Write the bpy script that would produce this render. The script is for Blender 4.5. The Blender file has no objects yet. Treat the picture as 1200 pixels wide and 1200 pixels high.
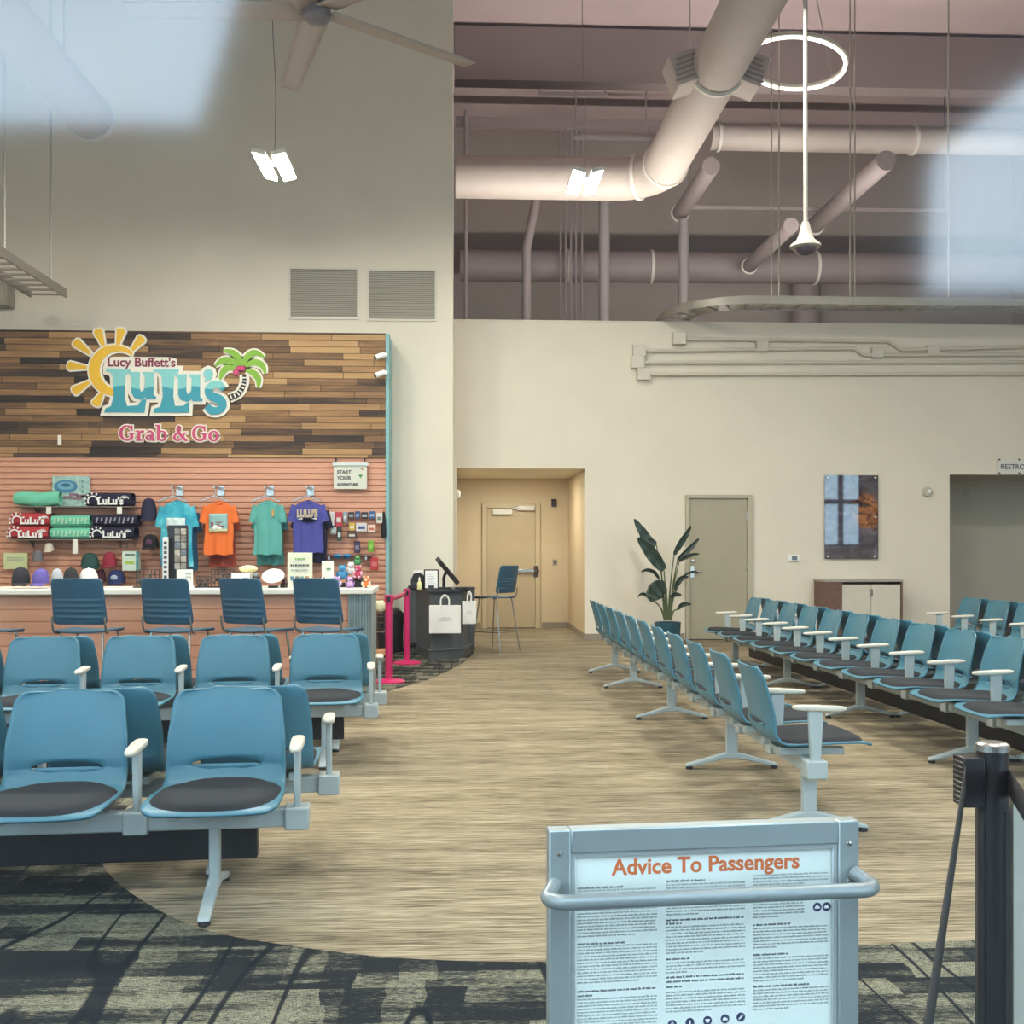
SKY, LAMP, EXPO = 5.6, 196., 0.0
PLENUM_FILL = 500.
LED = 110.
import bpy, bmesh, math, random
from mathutils import Matrix, Vector
random.seed(11)
scene = bpy.context.scene
COL = scene.collection
PI = math.pi
# ------------------------------------------------------------------ camera model
F = 1260.0
CAM = Vector((0, 0, 1.42))
PSI = math.atan(60 / F)
FW = Vector((math.sin(PSI), math.cos(PSI), 0)); RT = Vector((math.cos(PSI), -math.sin(PSI), 0))
def ray(px, py):
    return FW * F + RT * (px - 600) + Vector((0, 0, 641 - py))
def at(px, py, Y):
    d = ray(px, py); return CAM + d * (Y / d.y)
def atz(px, py, z):
    d = ray(px, py); return CAM + d * ((z - CAM.z) / d.z)
def fl(px, py): return atz(px, py, 0)
def ppm(px, Y):                      # metres per pixel at depth Y
    d = ray(px, 641); return Y / d.y
cd = bpy.data.cameras.new('camera'); cam = bpy.data.objects.new('camera', cd); COL.objects.link(cam)
cam.location = CAM; cam.rotation_euler = (PI / 2, 0, -PSI)
cd.sensor_fit = 'HORIZONTAL'; cd.sensor_width = 36; cd.lens = 36 * F / 1200
cd.shift_y = 41 / 1200; cd.clip_start = .02; cd.clip_end = 200
scene.camera = cam

# ------------------------------------------------------------------ colours and materials
def lin(h):
    if isinstance(h, str):
        h = h.lstrip('#'); h = [int(h[i:i+2], 16) / 255 for i in (0, 2, 4)]
    return tuple((c / 12.92 if c <= .04045 else ((c + .055) / 1.055) ** 2.4) for c in h) + (1,)
class NT:
    def __init__(s, mat): s.t = mat.node_tree; s.n = s.t.nodes; s.l = s.t.links
    def __call__(s, typ, ins=None, **kw):
        nd = s.n.new(typ)
        for k, v in kw.items(): setattr(nd, k, v)
        for k, v in (ins or {}).items():
            if isinstance(v, bpy.types.NodeSocket): s.l.new(v, nd.inputs[k])
            else: nd.inputs[k].default_value = v
        return nd
    def ramp(s, fac, stops, interp='LINEAR'):
        nd = s.n.new('ShaderNodeValToRGB'); cr = nd.color_ramp; cr.interpolation = interp
        while len(cr.elements) < len(stops): cr.elements.new(.5)
        for e, (p, c) in zip(cr.elements, stops): e.position = p; e.color = c if not isinstance(c, str) else lin(c)
        s.l.new(fac, nd.inputs['Fac']); return nd.outputs['Color']
    def mix(s, fac, a, b, mode='MIX'):
        nd = s.n.new('ShaderNodeMix'); nd.data_type = 'RGBA'; nd.blend_type = mode
        for sock, v in ((nd.inputs[0], fac), (nd.inputs[6], a), (nd.inputs[7], b)):
            if isinstance(v, bpy.types.NodeSocket): s.l.new(v, sock)
            else: sock.default_value = v
        return nd.outputs[2]
    def math(s, op, a, b=0.0):
        nd = s.n.new('ShaderNodeMath'); nd.operation = op
        for i, v in enumerate((a, b)):
            if isinstance(v, bpy.types.NodeSocket): s.l.new(v, nd.inputs[i])
            else: nd.inputs[i].default_value = v
        return nd.outputs[0]
MATS = {}
def newmat(name):
    m = bpy.data.materials.new(name); m.use_nodes = True
    return m, NT(m), m.node_tree.nodes['Principled BSDF']
def mat(name, col, rough=.5, metal=0., bump=0., bscale=300., var=0., vscale=6., spec=.5, emit=0.):
    if name in MATS: return MATS[name]
    m, n, b = newmat(name); c = lin(col)
    b.inputs['Roughness'].default_value = rough; b.inputs['Metallic'].default_value = metal
    b.inputs['Specular IOR Level'].default_value = spec
    tc = n('ShaderNodeTexCoord').outputs['Object']
    nz = n('ShaderNodeTexNoise', {'Vector': tc, 'Scale': vscale, 'Detail': 4.})
    v = max(var, .03)
    dk = tuple(x * (1 - v) for x in c[:3]) + (1,); lt = tuple(min(1, x * (1 + v)) for x in c[:3]) + (1,)
    b_c = n.ramp(nz.outputs['Fac'], [(.3, dk), (.7, lt)])
    n.l.new(b_c, b.inputs['Base Color'])
    if bump:
        nb = n('ShaderNodeTexNoise', {'Vector': tc, 'Scale': bscale, 'Detail': 2.})
        bp = n('ShaderNodeBump', {'Height': nb.outputs['Fac'], 'Strength': bump, 'Distance': .004})
        n.l.new(bp.outputs['Normal'], b.inputs['Normal'])
    if emit:
        b.inputs['Emission Color'].default_value = c; b.inputs['Emission Strength'].default_value = emit
    MATS[name] = m; return m

# ------------------------------------------------------------------ mesh building
WALL = Matrix(((1, 0, 0, 0), (0, 0, -1, 0), (0, 1, 0, 0), (0, 0, 0, 1)))   # local u,v,w -> X, Z, -Y
class MB:
    def __init__(s): s.v = []; s.f = []
    def add(s, vs, fs, M=None):
        o = len(s.v)
        s.v += [tuple(M @ Vector(p)) if M is not None else tuple(p) for p in vs]
        s.f += [tuple(i + o for i in f) for f in fs]; return s
    def box(s, c, d, M=None, R=None, taper=1.):
        vs = []
        for z in (-.5, .5):
            t = taper if z > 0 else 1.
            for x, y in ((-.5, -.5), (.5, -.5), (.5, .5), (-.5, .5)):
                p = Vector((x * d[0] * t, y * d[1] * t, z * d[2]))
                if R is not None: p = R @ p
                vs.append(p + Vector(c))
        return s.add(vs, [(3, 2, 1, 0), (4, 5, 6, 7), (0, 1, 5, 4), (1, 2, 6, 5), (2, 3, 7, 6), (3, 0, 4, 7)], M)
    def bx(s, x0, x1, y0, y1, z0, z1, M=None):
        return s.box(((x0+x1)/2, (y0+y1)/2, (z0+z1)/2), (x1-x0, y1-y0, z1-z0), M)
    def tube(s, pts, r, n=10, M=None, closed=False):
        pts = [Vector(p) for p in pts]; N = len(pts)
        rs = r if isinstance(r, (list, tuple)) else [r] * N
        up = None; vs = []; fs = []
        for i, p in enumerate(pts):
            if closed: t = pts[(i+1) % N] - pts[i-1]
            else: t = pts[min(i+1, N-1)] - pts[max(i-1, 0)]
            t.normalize()
            if up is None:
                a = Vector((0, 0, 1)) if abs(t.z) < .9 else Vector((0, 1, 0))
                up = (a - t * a.dot(t)).normalized()
            else: up = (up - t * up.dot(t)).normalized()
            sd = t.cross(up)
            for k in range(n):
                a = 2 * PI * k / n
                vs.append(p + (up * math.cos(a) + sd * math.sin(a)) * rs[i])
        for i in range(N if closed else N - 1):
            j = (i + 1) % N
            for k in range(n):
                l = (k + 1) % n
                fs.append((i*n+k, i*n+l, j*n+l, j*n+k))
        if not closed:
            fs.append(tuple(range(n))[::-1]); fs.append(tuple((N-1)*n+k for k in range(n)))
        return s.add(vs, fs, M)
    def cyl(s, p0, p1, r0, r1=None, n=16, M=None):
        return s.tube([p0, p1], [r0, r0 if r1 is None else r1], n, M)
    def lathe(s, prof, n=24, c=(0, 0, 0), M=None):
        vs = []; fs = []; m = len(prof)
        for k in range(n):
            a = 2*PI*k/n
            for r, z in prof: vs.append((c[0]+r*math.cos(a), c[1]+r*math.sin(a), c[2]+z))
        for k in range(n):
            l = (k+1) % n
            for i in range(m-1): fs.append((k*m+i, l*m+i, l*m+i+1, k*m+i+1))
        if prof[0][0] > 1e-5: fs.append(tuple(k*m for k in range(n))[::-1])
        if prof[-1][0] > 1e-5: fs.append(tuple(k*m+m-1 for k in range(n)))
        return s.add(vs, fs, M)
    def prism(s, poly, z0, z1, M=None):
        a = sum(poly[i-1][0]*poly[i][1]-poly[i][0]*poly[i-1][1] for i in range(len(poly)))
        if a < 0: poly = poly[::-1]
        n = len(poly)
        vs = [(x, y, z0) for x, y in poly] + [(x, y, z1) for x, y in poly]
        fs = [tuple(range(n))[::-1], tuple(range(n, 2*n))] + [(i, (i+1) % n, n+(i+1) % n, n+i) for i in range(n)]
        return s.add(vs, fs, M)
    def ell(s, c, r, nu=14, nv=9, M=None, R=None):
        vs = []; fs = []
        for j in range(nv+1):
            b = PI*j/nv
            for i in range(nu):
                a = 2*PI*i/nu
                p = Vector((r[0]*math.sin(b)*math.cos(a), r[1]*math.sin(b)*math.sin(a), r[2]*math.cos(b)))
                if R is not None: p = R @ p
                vs.append(p + Vector(c))
        for j in range(nv):
            for i in range(nu):
                l = (i+1) % nu; fs.append((j*nu+i, (j+1)*nu+i, (j+1)*nu+l, j*nu+l))
        return s.add(vs, fs, M)
    def grid(s, fn, nu, nv, M=None, skip=None, flip=False):
        vs = [fn(i/(nu-1), j/(nv-1)) for j in range(nv) for i in range(nu)]
        fs = []
        for j in range(nv-1):
            for i in range(nu-1):
                if skip and skip(i, j): continue
                q = (j*nu+i, j*nu+i+1, (j+1)*nu+i+1, (j+1)*nu+i)
                fs.append(q[::-1] if flip else q)
        return s.add(vs, fs, M)
    def ribbon(s, pts, w, z0, z1, M=None):           # flat stroke of given width, extruded
        pts = [Vector(p) for p in pts]; N = len(pts); L = []; Rr = []
        ws = w if isinstance(w, (list, tuple)) else [w]*N
        for i, p in enumerate(pts):
            t = (pts[min(i+1, N-1)] - pts[max(i-1, 0)]).normalized(); nrm = Vector((-t.y, t.x))
            L.append(p + nrm*ws[i]/2); Rr.append(p - nrm*ws[i]/2)
        vs = [(p.x, p.y, z) for z in (z0, z1) for p in L + Rr]; q = 2*N; fs = []
        for i in range(N-1):
            fs += [(q+i, q+N+i, q+N+i+1, q+i+1), (i, i+1, N+i+1, N+i),
                   (i, q+i, q+i+1, i+1), (N+i, N+i+1, q+N+i+1, q+N+i)]
        fs += [(0, N, q+N, q), (N-1, q+N-1, q+2*N-1, 2*N-1)]
        return s.add(vs, fs, M)
    def mesh(s, name, smooth=35):
        me = bpy.data.meshes.new(name); me.from_pydata(s.v, [], s.f); me.update()
        bm = bmesh.new(); bm.from_mesh(me); bmesh.ops.recalc_face_normals(bm, faces=bm.faces) ; bm.to_mesh(me); bm.free()
        if smooth:
            me.polygons.foreach_set('use_smooth', [True]*len(me.polygons)); me.set_sharp_from_angle(angle=math.radians(smooth))
        return me
    def build(s, name, m, parent=None, loc=None, rz=0, bevel=0, seg=2, smooth=35, solid=0, sub=0, label=None):
        o = bpy.data.objects.new(name, s.mesh(name, smooth)); COL.objects.link(o)
        o.data.materials.append(m)
        if parent is not None: o.parent = parent
        if loc is not None: o.location = loc
        if rz: o.rotation_euler.z = rz
        if solid:
            md = o.modifiers.new('thickness', 'SOLIDIFY'); md.thickness = solid; md.offset = 0
        if bevel:
            md = o.modifiers.new('bevel', 'BEVEL'); md.width = bevel; md.segments = seg; md.limit_method = 'ANGLE'; md.angle_limit = math.radians(40)
        if sub:
            md = o.modifiers.new('subdivision', 'SUBSURF'); md.levels = sub; md.render_levels = sub
        if label: o['label'] = label
        return o
def tag(o, label=None, cat=None, group=None, kind=None):
    if label: o['label'] = label
    if cat: o['category'] = cat
    if group: o['group'] = group
    if kind: o['kind'] = kind
    return o
def thing(name, label, cat, loc=(0, 0, 0), rz=0, group=None):
    o = bpy.data.objects.new(name, None); COL.objects.link(o)
    o.empty_display_size = .1; o.location = loc; o.rotation_euler.z = rz
    return tag(o, label, cat, group)
def struct(o): o['kind'] = 'structure'; return o
KIDS = {}
def dup(root, loc, rz, label, group=None):
    def cp(o, par):
        c = o.copy(); COL.objects.link(c)
        if par is not None: c.parent = par
        for ch in list(o.children): cp(ch, c)
        return c
    r = cp(root, None); r.location = loc; r.rotation_euler.z = rz
    r['label'] = label
    if group: r['group'] = group
    return r
def text_mb(txt, size, ext=.002, off=0., align='CENTER', M=None, shear=0, space=1., sx=1.):
    cu = bpy.data.curves.new('t', 'FONT'); cu.body = txt; cu.size = size; cu.extrude = ext; cu.offset = off
    cu.align_x = align; cu.shear = shear; cu.resolution_u = 3; cu.space_character = space
    o = bpy.data.objects.new('t', cu); COL.objects.link(o)
    dg = bpy.context.evaluated_depsgraph_get(); me = o.evaluated_get(dg).to_mesh()
    mb = MB(); S = Matrix.Diagonal((sx, 1, 1, 1))
    mb.add([S @ v.co for v in me.vertices], [tuple(p.vertices) for p in me.polygons], M)
    o.evaluated_get(dg).to_mesh_clear(); bpy.data.objects.remove(o); bpy.data.curves.remove(cu)
    return mb
def text_width(txt, size):
    mb = text_mb(txt, size); xs = [v[0] for v in mb.v]; return max(xs) - min(xs)
def smooth_path(pts, n=8):
    pts = [Vector(p) for p in pts]; out = []
    for i in range(len(pts)-1):
        p0 = pts[max(i-1, 0)]; p1 = pts[i]; p2 = pts[i+1]; p3 = pts[min(i+2, len(pts)-1)]
        for k in range(n):
            t = k/n
            out.append(.5*((2*p1)+(p2-p0)*t+(2*p0-5*p1+4*p2-p3)*t*t+(3*p1-p0-3*p2+p3)*t**3))
    out.append(pts[-1]); return out
def interp(tab, x):
    if x <= tab[0][0]: return tab[0][1]
    for (a, b), (c, d) in zip(tab, tab[1:]):
        if x <= c: return b + (d-b)*(x-a)/(c-a)
    return tab[-1][1]
# ------------------------------------------------------------------ setting materials
def wall_mat(name, col):
    return mat(name, col, rough=.75, bump=.15, bscale=120, var=.02, vscale=1.5)
M_WALL = wall_mat('wall paint', '#ded4c0'); M_TAN = wall_mat('tan paint', '#cbb898'); M_PLEN = wall_mat('reflection tinted paint', '#a2968f')  # plenum paint takes a mauve tint in place of the pink glass reflection
M_BASE = mat('rubber base', '#8d8272', .6); M_CEIL = wall_mat('reflection tinted ceiling', '#b9a2a0')  # ceiling colour carries the same reflection tint
def carpet_beige():
    m, n, b = newmat('beige striated carpet'); b.inputs['Roughness'].default_value = .95; b.inputs['Specular IOR Level'].default_value = .1
    P = n('ShaderNodeNewGeometry').outputs['Position']
    def st(sx, sy, detail=3., dist=0.):
        mp = n('ShaderNodeMapping', {'Vector': P, 'Scale': (sx, sy, 1)})
        return n('ShaderNodeTexNoise', {'Vector': mp.outputs['Vector'], 'Scale': 1., 'Detail': detail, 'Roughness': .65}).outputs['Fac']
    a = st(3.0, 78); c = st(9, 190, 4.); d = st(.7, 5, 2.)
    f = n.math('ADD', n.math('MULTIPLY', a, .5), n.math('ADD', n.math('MULTIPLY', c, .3), n.math('MULTIPLY', d, .2)))
    col = n.ramp(f, [(.36, '#3a3429'), (.44, '#665c4a'), (.51, '#8d816b'), (.60, '#a99d87')])
    br = n('ShaderNodeTexBrick', {'Vector': P, 'Scale': 1., 'Brick Width': .92, 'Row Height': .92, 'Mortar Size': .004, 'Color1': (.0, 0, 0, 1), 'Color2': (1, 1, 1, 1), 'Mortar': (.5, .5, .5, 1)})
    tint = n.ramp(br.outputs['Color'], [(0, (.9, .9, .9, 1)), (1, (1.04, 1.03, 1.0, 1))])
    col = n.mix(1., col, tint, 'MULTIPLY'); n.l.new(col, b.inputs['Base Color'])
    bp = n('ShaderNodeBump', {'Height': f, 'Strength': .35, 'Distance': .006}); n.l.new(bp.outputs['Normal'], b.inputs['Normal'])
    return m
def carpet_dark():
    m, n, b = newmat('dark patterned carpet'); b.inputs['Roughness'].default_value = .95; b.inputs['Specular IOR Level'].default_value = .1
    P = n('ShaderNodeNewGeometry').outputs['Position']
    def st(sx, sy, detail=2., off=0.):
        mp = n('ShaderNodeMapping', {'Vector': P, 'Scale': (sx, sy, 1), 'Location': (off, off, 0)})
        return n('ShaderNodeTexNoise', {'Vector': mp.outputs['Vector'], 'Scale': 1., 'Detail': detail, 'Roughness': .55}).outputs['Fac']
    def blk(w, h, off, thr):
        mp = n('ShaderNodeMapping', {'Vector': P, 'Location': (off, off*.7, 0)})
        br = n('ShaderNodeTexBrick', {'Vector': mp.outputs['Vector'], 'Scale': 1., 'Brick Width': w, 'Row Height': h, 'Mortar Size': .0, 'Color1': (0, 0, 0, 1), 'Color2': (1, 1, 1, 1)})
        return br.outputs['Color']
    sp = n('ShaderNodeSeparateXYZ', {'Vector': P})
    def blocks(w, h, seed, sw=.06):
        yy = n.math('ADD', sp.outputs['Y'], seed)
        wob = n.math('MULTIPLY', st(1.2, 6., 1., seed), sw)
        row = n('ShaderNodeTexWhiteNoise', {'W': n.math('FLOOR', n.math('DIVIDE', yy, h))}, noise_dimensions='1D').outputs['Value']
        ub = n('ShaderNodeCombineXYZ', {'X': n.math('ADD', n.math('ADD', sp.outputs['X'], wob), n.math('MULTIPLY', row, 11.)), 'Y': yy}).outputs['Vector']
        br = n('ShaderNodeTexBrick', {'Vector': ub, 'Scale': 1., 'Brick Width': w, 'Row Height': h, 'Mortar Size': .0, 'Color1': (0, 0, 0, 1), 'Color2': (1, 1, 1, 1), 'Mortar': (0, 0, 0, 1)}, offset=0., offset_frequency=2)
        return br.outputs['Color'], br.outputs['Fac']
    b1, m1_ = blocks(.46, .125, .03); b2, m2_ = blocks(.13, .31, 3.3, .05)
    a = st(2.4, 16, 3.); fib = st(190, 190, 1.); yarn = st(35, 240, 2., 2.); c = st(4.2, .4, 0., 3.)
    f = n.math('ADD', n.math('MULTIPLY', b1, .34), n.math('ADD', n.math('MULTIPLY', b2, .24), n.math('ADD', n.math('MULTIPLY', a, .75), n.math('MULTIPLY', n.math('SUBTRACT', yarn, .5), .5))))
    m1 = n.ramp(f, [(.60, (.04, .04, .04, 1)), (.68, (.25, .25, .25, 1)), (.76, (.65, .65, .65, 1)), (.90, (1, 1, 1, 1))])
    crack = n.ramp(n.math('ABSOLUTE', n.math('SUBTRACT', c, .48)), [(.010, (.05, .05, .05, 1)), (.018, (1, 1, 1, 1))])
    grain = n.ramp(n.math('ADD', n.math('MULTIPLY', fib, .55), n.math('MULTIPLY', yarn, .45)), [(.40, (.2, .2, .2, 1)), (.58, (1.2, 1.2, 1.2, 1))])
    k_ = n.math('MULTIPLY', n.math('MULTIPLY', m1, crack), grain)
    col = n.mix(k_, lin('#10161c'), lin('#86836f'))
    n.l.new(col, b.inputs['Base Color'])
    bp = n('ShaderNodeBump', {'Height': fib, 'Strength': .3, 'Distance': .004}); n.l.new(bp.outputs['Normal'], b.inputs['Normal'])
    return m
def wood_planks():
    m, n, b = newmat('reclaimed wood boards'); b.inputs['Roughness'].default_value = .7
    tc = n('ShaderNodeTexCoord').outputs['Object']
    sp = n('ShaderNodeSeparateXYZ', {'Vector': tc}); uv = n('ShaderNodeCombineXYZ', {'X': sp.outputs['X'], 'Y': sp.outputs['Z']}).outputs['Vector']
    row = n('ShaderNodeTexWhiteNoise', {'W': n.math('FLOOR', n.math('DIVIDE', sp.outputs['Z'], .0865))}, noise_dimensions='1D').outputs['Value']
    ub = n('ShaderNodeCombineXYZ', {'X': n.math('ADD', sp.outputs['X'], n.math('MULTIPLY', row, 9.)), 'Y': sp.outputs['Z']}).outputs['Vector']
    br = n('ShaderNodeTexBrick', {'Vector': ub, 'Scale': 1., 'Brick Width': .95, 'Row Height': .0865, 'Mortar Size': .0035, 'Mortar Smooth': .1, 'Bias': 0., 'Color1': (0, 0, 0, 1), 'Color2': (1, 1, 1, 1), 'Mortar': (0, 0, 0, 1)}, offset=0., offset_frequency=2)
    mp = n('ShaderNodeMapping', {'Vector': ub, 'Scale': (1.6, 34, 1)})
    g = n('ShaderNodeTexNoise', {'Vector': mp.outputs['Vector'], 'Scale': 1., 'Detail': 6., 'Roughness': .65, 'Distortion': .4}).outputs['Fac']
    mp2 = n('ShaderNodeMapping', {'Vector': uv, 'Scale': (.55, 5.2, 1)})
    g2 = n('ShaderNodeTexNoise', {'Vector': mp2.outputs['Vector'], 'Scale': 1., 'Detail': 2.}).outputs['Fac']
    f = n.math('ADD', n.math('MULTIPLY', br.outputs['Color'], .50), n.math('ADD', n.math('MULTIPLY', g, .46), n.math('MULTIPLY', g2, .36)))
    # boards turn darker towards the left end
    xr = n('ShaderNodeMapRange', {'Value': sp.outputs['X'], 'From Min': -3.2, 'From Max': .6, 'To Min': -.14, 'To Max': .04}).outputs[0]
    f = n.math('ADD', f, xr)
    col = n.ramp(f, [(.36, '#211a17'), (.50, '#46352a'), (.63, '#775839'), (.78, '#9d774e'), (.95, '#b48f60')])
    col = n.mix(br.outputs['Fac'], col, lin('#1d1612'))
    n.l.new(col, b.inputs['Base Color'])
    bp = n('ShaderNodeBump', {'Height': n.math('SUBTRACT', f, br.outputs['Fac']), 'Strength': .5, 'Distance': .01}); n.l.new(bp.outputs['Normal'], b.inputs['Normal'])
    return m
M_CARPET = carpet_beige(); M_DARK = carpet_dark(); M_WOOD = wood_planks()
def glass_mat():
    m, n, b = newmat('coated window glass'); n.n.remove(b)
    out = [x for x in n.n if x.type == 'OUTPUT_MATERIAL'][0]
    ge = n('ShaderNodeNewGeometry'); dt = n('ShaderNodeVectorMath', {0: ge.outputs['Normal'], 1: ge.outputs['Incoming']}, operation='DOT_PRODUCT').outputs['Value']
    sch = n.math('POWER', n.math('SUBTRACT', 1., n.math('ABSOLUTE', dt)), 5.)
    fac = n.math('ADD', n.math('MULTIPLY', sch, .94), .06)          # coated glass, the same from both sides
    g = n('ShaderNodeBsdfGlossy', {'Roughness': .075, 'Color': (1, 1, 1, 1)}); t = n('ShaderNodeBsdfTransparent', {'Color': (.985, 1., .99, 1)})
    mx = n('ShaderNodeMixShader', {0: fac, 1: t.outputs[0], 2: g.outputs[0]}); n.l.new(mx.outputs[0], out.inputs['Surface'])
    return m
M_GLASS = glass_mat()
M_FRAME = mat('dark anodised frame', '#3a3a3c', .4, .6)

# ------------------------------------------------------------------ setting
YL, YB, YF, CEIL = 15.4, 16.3, 24.0, 10.7          # left wall face, back wall face, far wall, ceiling
WL, WR, YG = -8.0, 12.6, .45
def slab(name, m, *b, **k): return struct(MB().bx(*b).build(name, m, smooth=0, **k))
slab('floor', M_CARPET, WL, WR, YG-.1, YF+.2, -.1, 0)
slab('floor_outside', mat('dark asphalt', '#2b2b2d', .9), WL, WR, -5.2, YG-.1, -.1, 0)
# dark carpet with its curved edge
edge = [(1250, 1098), (1145, 1103), (1010, 1109), (810, 1122), (640, 1128), (470, 1124), (330, 1108), (232, 1088), (160, 1052), (122, 1017), (118, 985), (150, 945), (205, 905), (300, 862), (380, 838), (450, 812), (505, 795), (540, 778), (555, 765), (557, 757)]
pts = [fl(*p) for p in edge]; pts = [Vector((p.x, p.y)) for p in pts]
crv = [(p.x, p.y) for p in smooth_path([(p.x, p.y, 0) for p in pts], 6)]
poly = [(WR-.02, crv[0][1]-.15), (4.5, crv[0][1]-.02)] + crv + [(crv[-1][0]-.02, YL-.02), (WL+.02, YL-.02), (WL+.02, YG+.06), (WR-.02, YG+.06)]
struct(MB().prism(poly, 0, .004).build('floor_dark', M_DARK, smooth=0))
slab('ceiling', M_CEIL, WL-.2, WR+.2, YG-.2, YF+.2, CEIL, CEIL+.2)
# left wall block (tall), reaches the hall's corner
xc = at(531, 500, YL).x
slab('wall_left', M_WALL, WL, xc, YL, YL+.3, 0, CEIL)
slab('wall_left_return', M_WALL, xc-.25, xc, YL+.3, YB, 0, CEIL)
slab('wall_west', M_WALL, WL-.2, WL, YG-.2, YF, 0, CEIL)
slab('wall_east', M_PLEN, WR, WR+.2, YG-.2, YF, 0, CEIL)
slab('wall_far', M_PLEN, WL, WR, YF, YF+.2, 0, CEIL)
# back partition with corridor recess and restroom opening
zt = at(860, 379, YB).z; xo0, xo1 = at(535, 600, YB).x, at(685.5, 600, YB).x; zo = at(610, 549, YB).z
xr0, zr = at(1113, 600, YB).x, at(1113, 556, YB).z; xr1 = xr0 + 2.6
def back_wall():
    mb = MB(); T = .16
    # door 2 hole is filled by its frame; wall pieces around openings
    mb.bx(xc, xo1, YB, YB+T, zo, zt); mb.bx(xo1, xr0, YB, YB+T, 0, zt); mb.bx(xr0, xr1, YB, YB+T, zr, zt); mb.bx(xr1, WR, YB, YB+T, 0, zt)
    mb.bx(xc-.25, xo0, YB, YB+T, 0, zo)
    return struct(mb.build('wall_back', M_WALL, smooth=0))
back_wall()
slab('trim_1', M_WALL, xc, WR, YB-.012, YB+.172, zt, zt+.02)
YD = 18.8                                            # back of corridor
slab('wall_corridor_back', M_TAN, xo0-.6, xo1+.2, YD, YD+.15, 0, zo+.2)
slab('wall_corridor_right', M_TAN, xo1, xo1+.12, YB+.16, YD, 0, zo+.2)
slab('wall_corridor_left', M_TAN, xo0-.12, xo0, YB+.16, YD, 0, zo+.2)
slab('ceiling_corridor', M_WALL, xo0-.12, xo1+.12, YB+.16, YD, zo+.004, zo+.1)
for nm, b in (('baseboard_corridor_back', (xo0, at(563, 640, YD).x, YD-.012, YD, 0, .1)), ('baseboard_corridor_back.001', (at(635, 640, YD).x, xo1, YD-.012, YD, 0, .1)), ('baseboard_corridor_right', (xo1-.012, xo1, YB, YD, 0, .1)),
              ('baseboard_back', (xo1, at(802, 600, YB).x, YB-.012, YB, 0, .1)), ('baseboard_back.001', (at(882, 600, YB).x, xr0, YB-.012, YB, 0, .1)), ('baseboard_left', (WL, xc, YL-.012, YL, 0, .1))):
    slab(nm, M_BASE, *b)
# restroom recess
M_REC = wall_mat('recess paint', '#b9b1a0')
slab('wall_recess_back', M_REC, xr0, xr1, YB+1.6, YB+1.75, 0, zr+.2); slab('wall_recess_left', M_REC, xr0-.1, xr0, YB+.16, YB+1.6, 0, zr+.2)
slab('wall_recess_right', M_REC, xr1, xr1+.1, YB+.16, YB+1.6, 0, zr+.2); slab('ceiling_recess', M_REC, xr0, xr1, YB+.16, YB+1.6, zr+.004, zr+.1)
# front glazed wall (the photograph is taken through it) and the added reflection mask outside it
M_OUT = wall_mat('mask wall paint', '#3b3234'); 
zg = 5.2
slab('wall_front', M_WALL, WL, WR, YG-.1, YG+.05, zg, CEIL)
slab('wall_front_low', M_WALL, 7.72, WR, YG-.1, YG+.05, 0, 1.4)
slab('wall_front_pier', M_WALL, 12.14, WR, YG-.1, YG+.05, 1.4, zg)
for i, (a, b) in enumerate(((WL, -3.2), (-3.14, 2.9), (2.96, 7.7), (7.76, 12.1))):
    z0 = .1 if i < 3 else 1.5
    w = struct(MB().bx(a, b, YG-.006, YG+.006, z0, zg-.05).build('window_%d' % (i+1), M_GLASS, smooth=0))
    fr = MB().bx(a, b, YG-.05, YG+.05, z0-.095, z0); fr.bx(a, b, YG-.05, YG+.05, zg-.05, zg)
    for x in (a, b): fr.bx(x-.04, x+.04, YG-.05, YG+.05, z0, zg-.05)
    if i == 3: fr.bx(11.42, 11.56, YG-.05, YG+.05, z0, zg-.05).bx(a, b, YG-.05, YG+.05, 2.72, 2.86)
    struct(fr.build('window_frame', M_FRAME, w, smooth=0))
# added wall behind the camera: holes shape the sky reflections and admit daylight
YR = -5.0
def refl(px, py):                                    # where the glass, seen at this place, mirrors the mask wall
    p = at(px, py, 2*YG - YR); return (p.x, p.z)
HL = [refl(-60, -30), refl(290, -30), refl(262, 70), refl(236, 152), refl(-60, 152)]
HR = [refl(1085, 190), refl(1270, 40), refl(1270, 345), refl(1078, 345)]
def rear():
    # mask wall as a polygon with holes, triangulated from curves
    cu = bpy.data.curves.new('rw', 'CURVE'); cu.dimensions = '2D'; cu.fill_mode = 'BOTH'; cu.extrude = .08
    def spl(pl):
        sp = cu.splines.new('POLY'); sp.points.add(len(pl)-1); sp.use_cyclic_u = True
        for q, (x, z) in zip(sp.points, pl): q.co = (x, z, 0, 1)
    spl([(WL, 0), (6.9, 0), (6.9, 4.9), (WL, 4.9)])
    for h in (HL, HR, [(-7.6, .6), (-3.0, .6), (-3.0, 3.6), (-7.6, 3.6)], [(3.75, .6), (6.7, .6), (6.7, 4.7), (3.75, 4.7)]): spl(h)
    o = bpy.data.objects.new('rw', cu); COL.objects.link(o); dg = bpy.context.evaluated_depsgraph_get()
    me = o.evaluated_get(dg).to_mesh(); mb = MB(); mb.add([v.co for v in me.vertices], [tuple(p.vertices) for p in me.polygons], Matrix.Translation((0, YR, 0)) @ WALL)
    bpy.data.objects.remove(o); bpy.data.curves.remove(cu)
    struct(mb.build('wall_reflection_mask', M_OUT, smooth=0))
rear()
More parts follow.
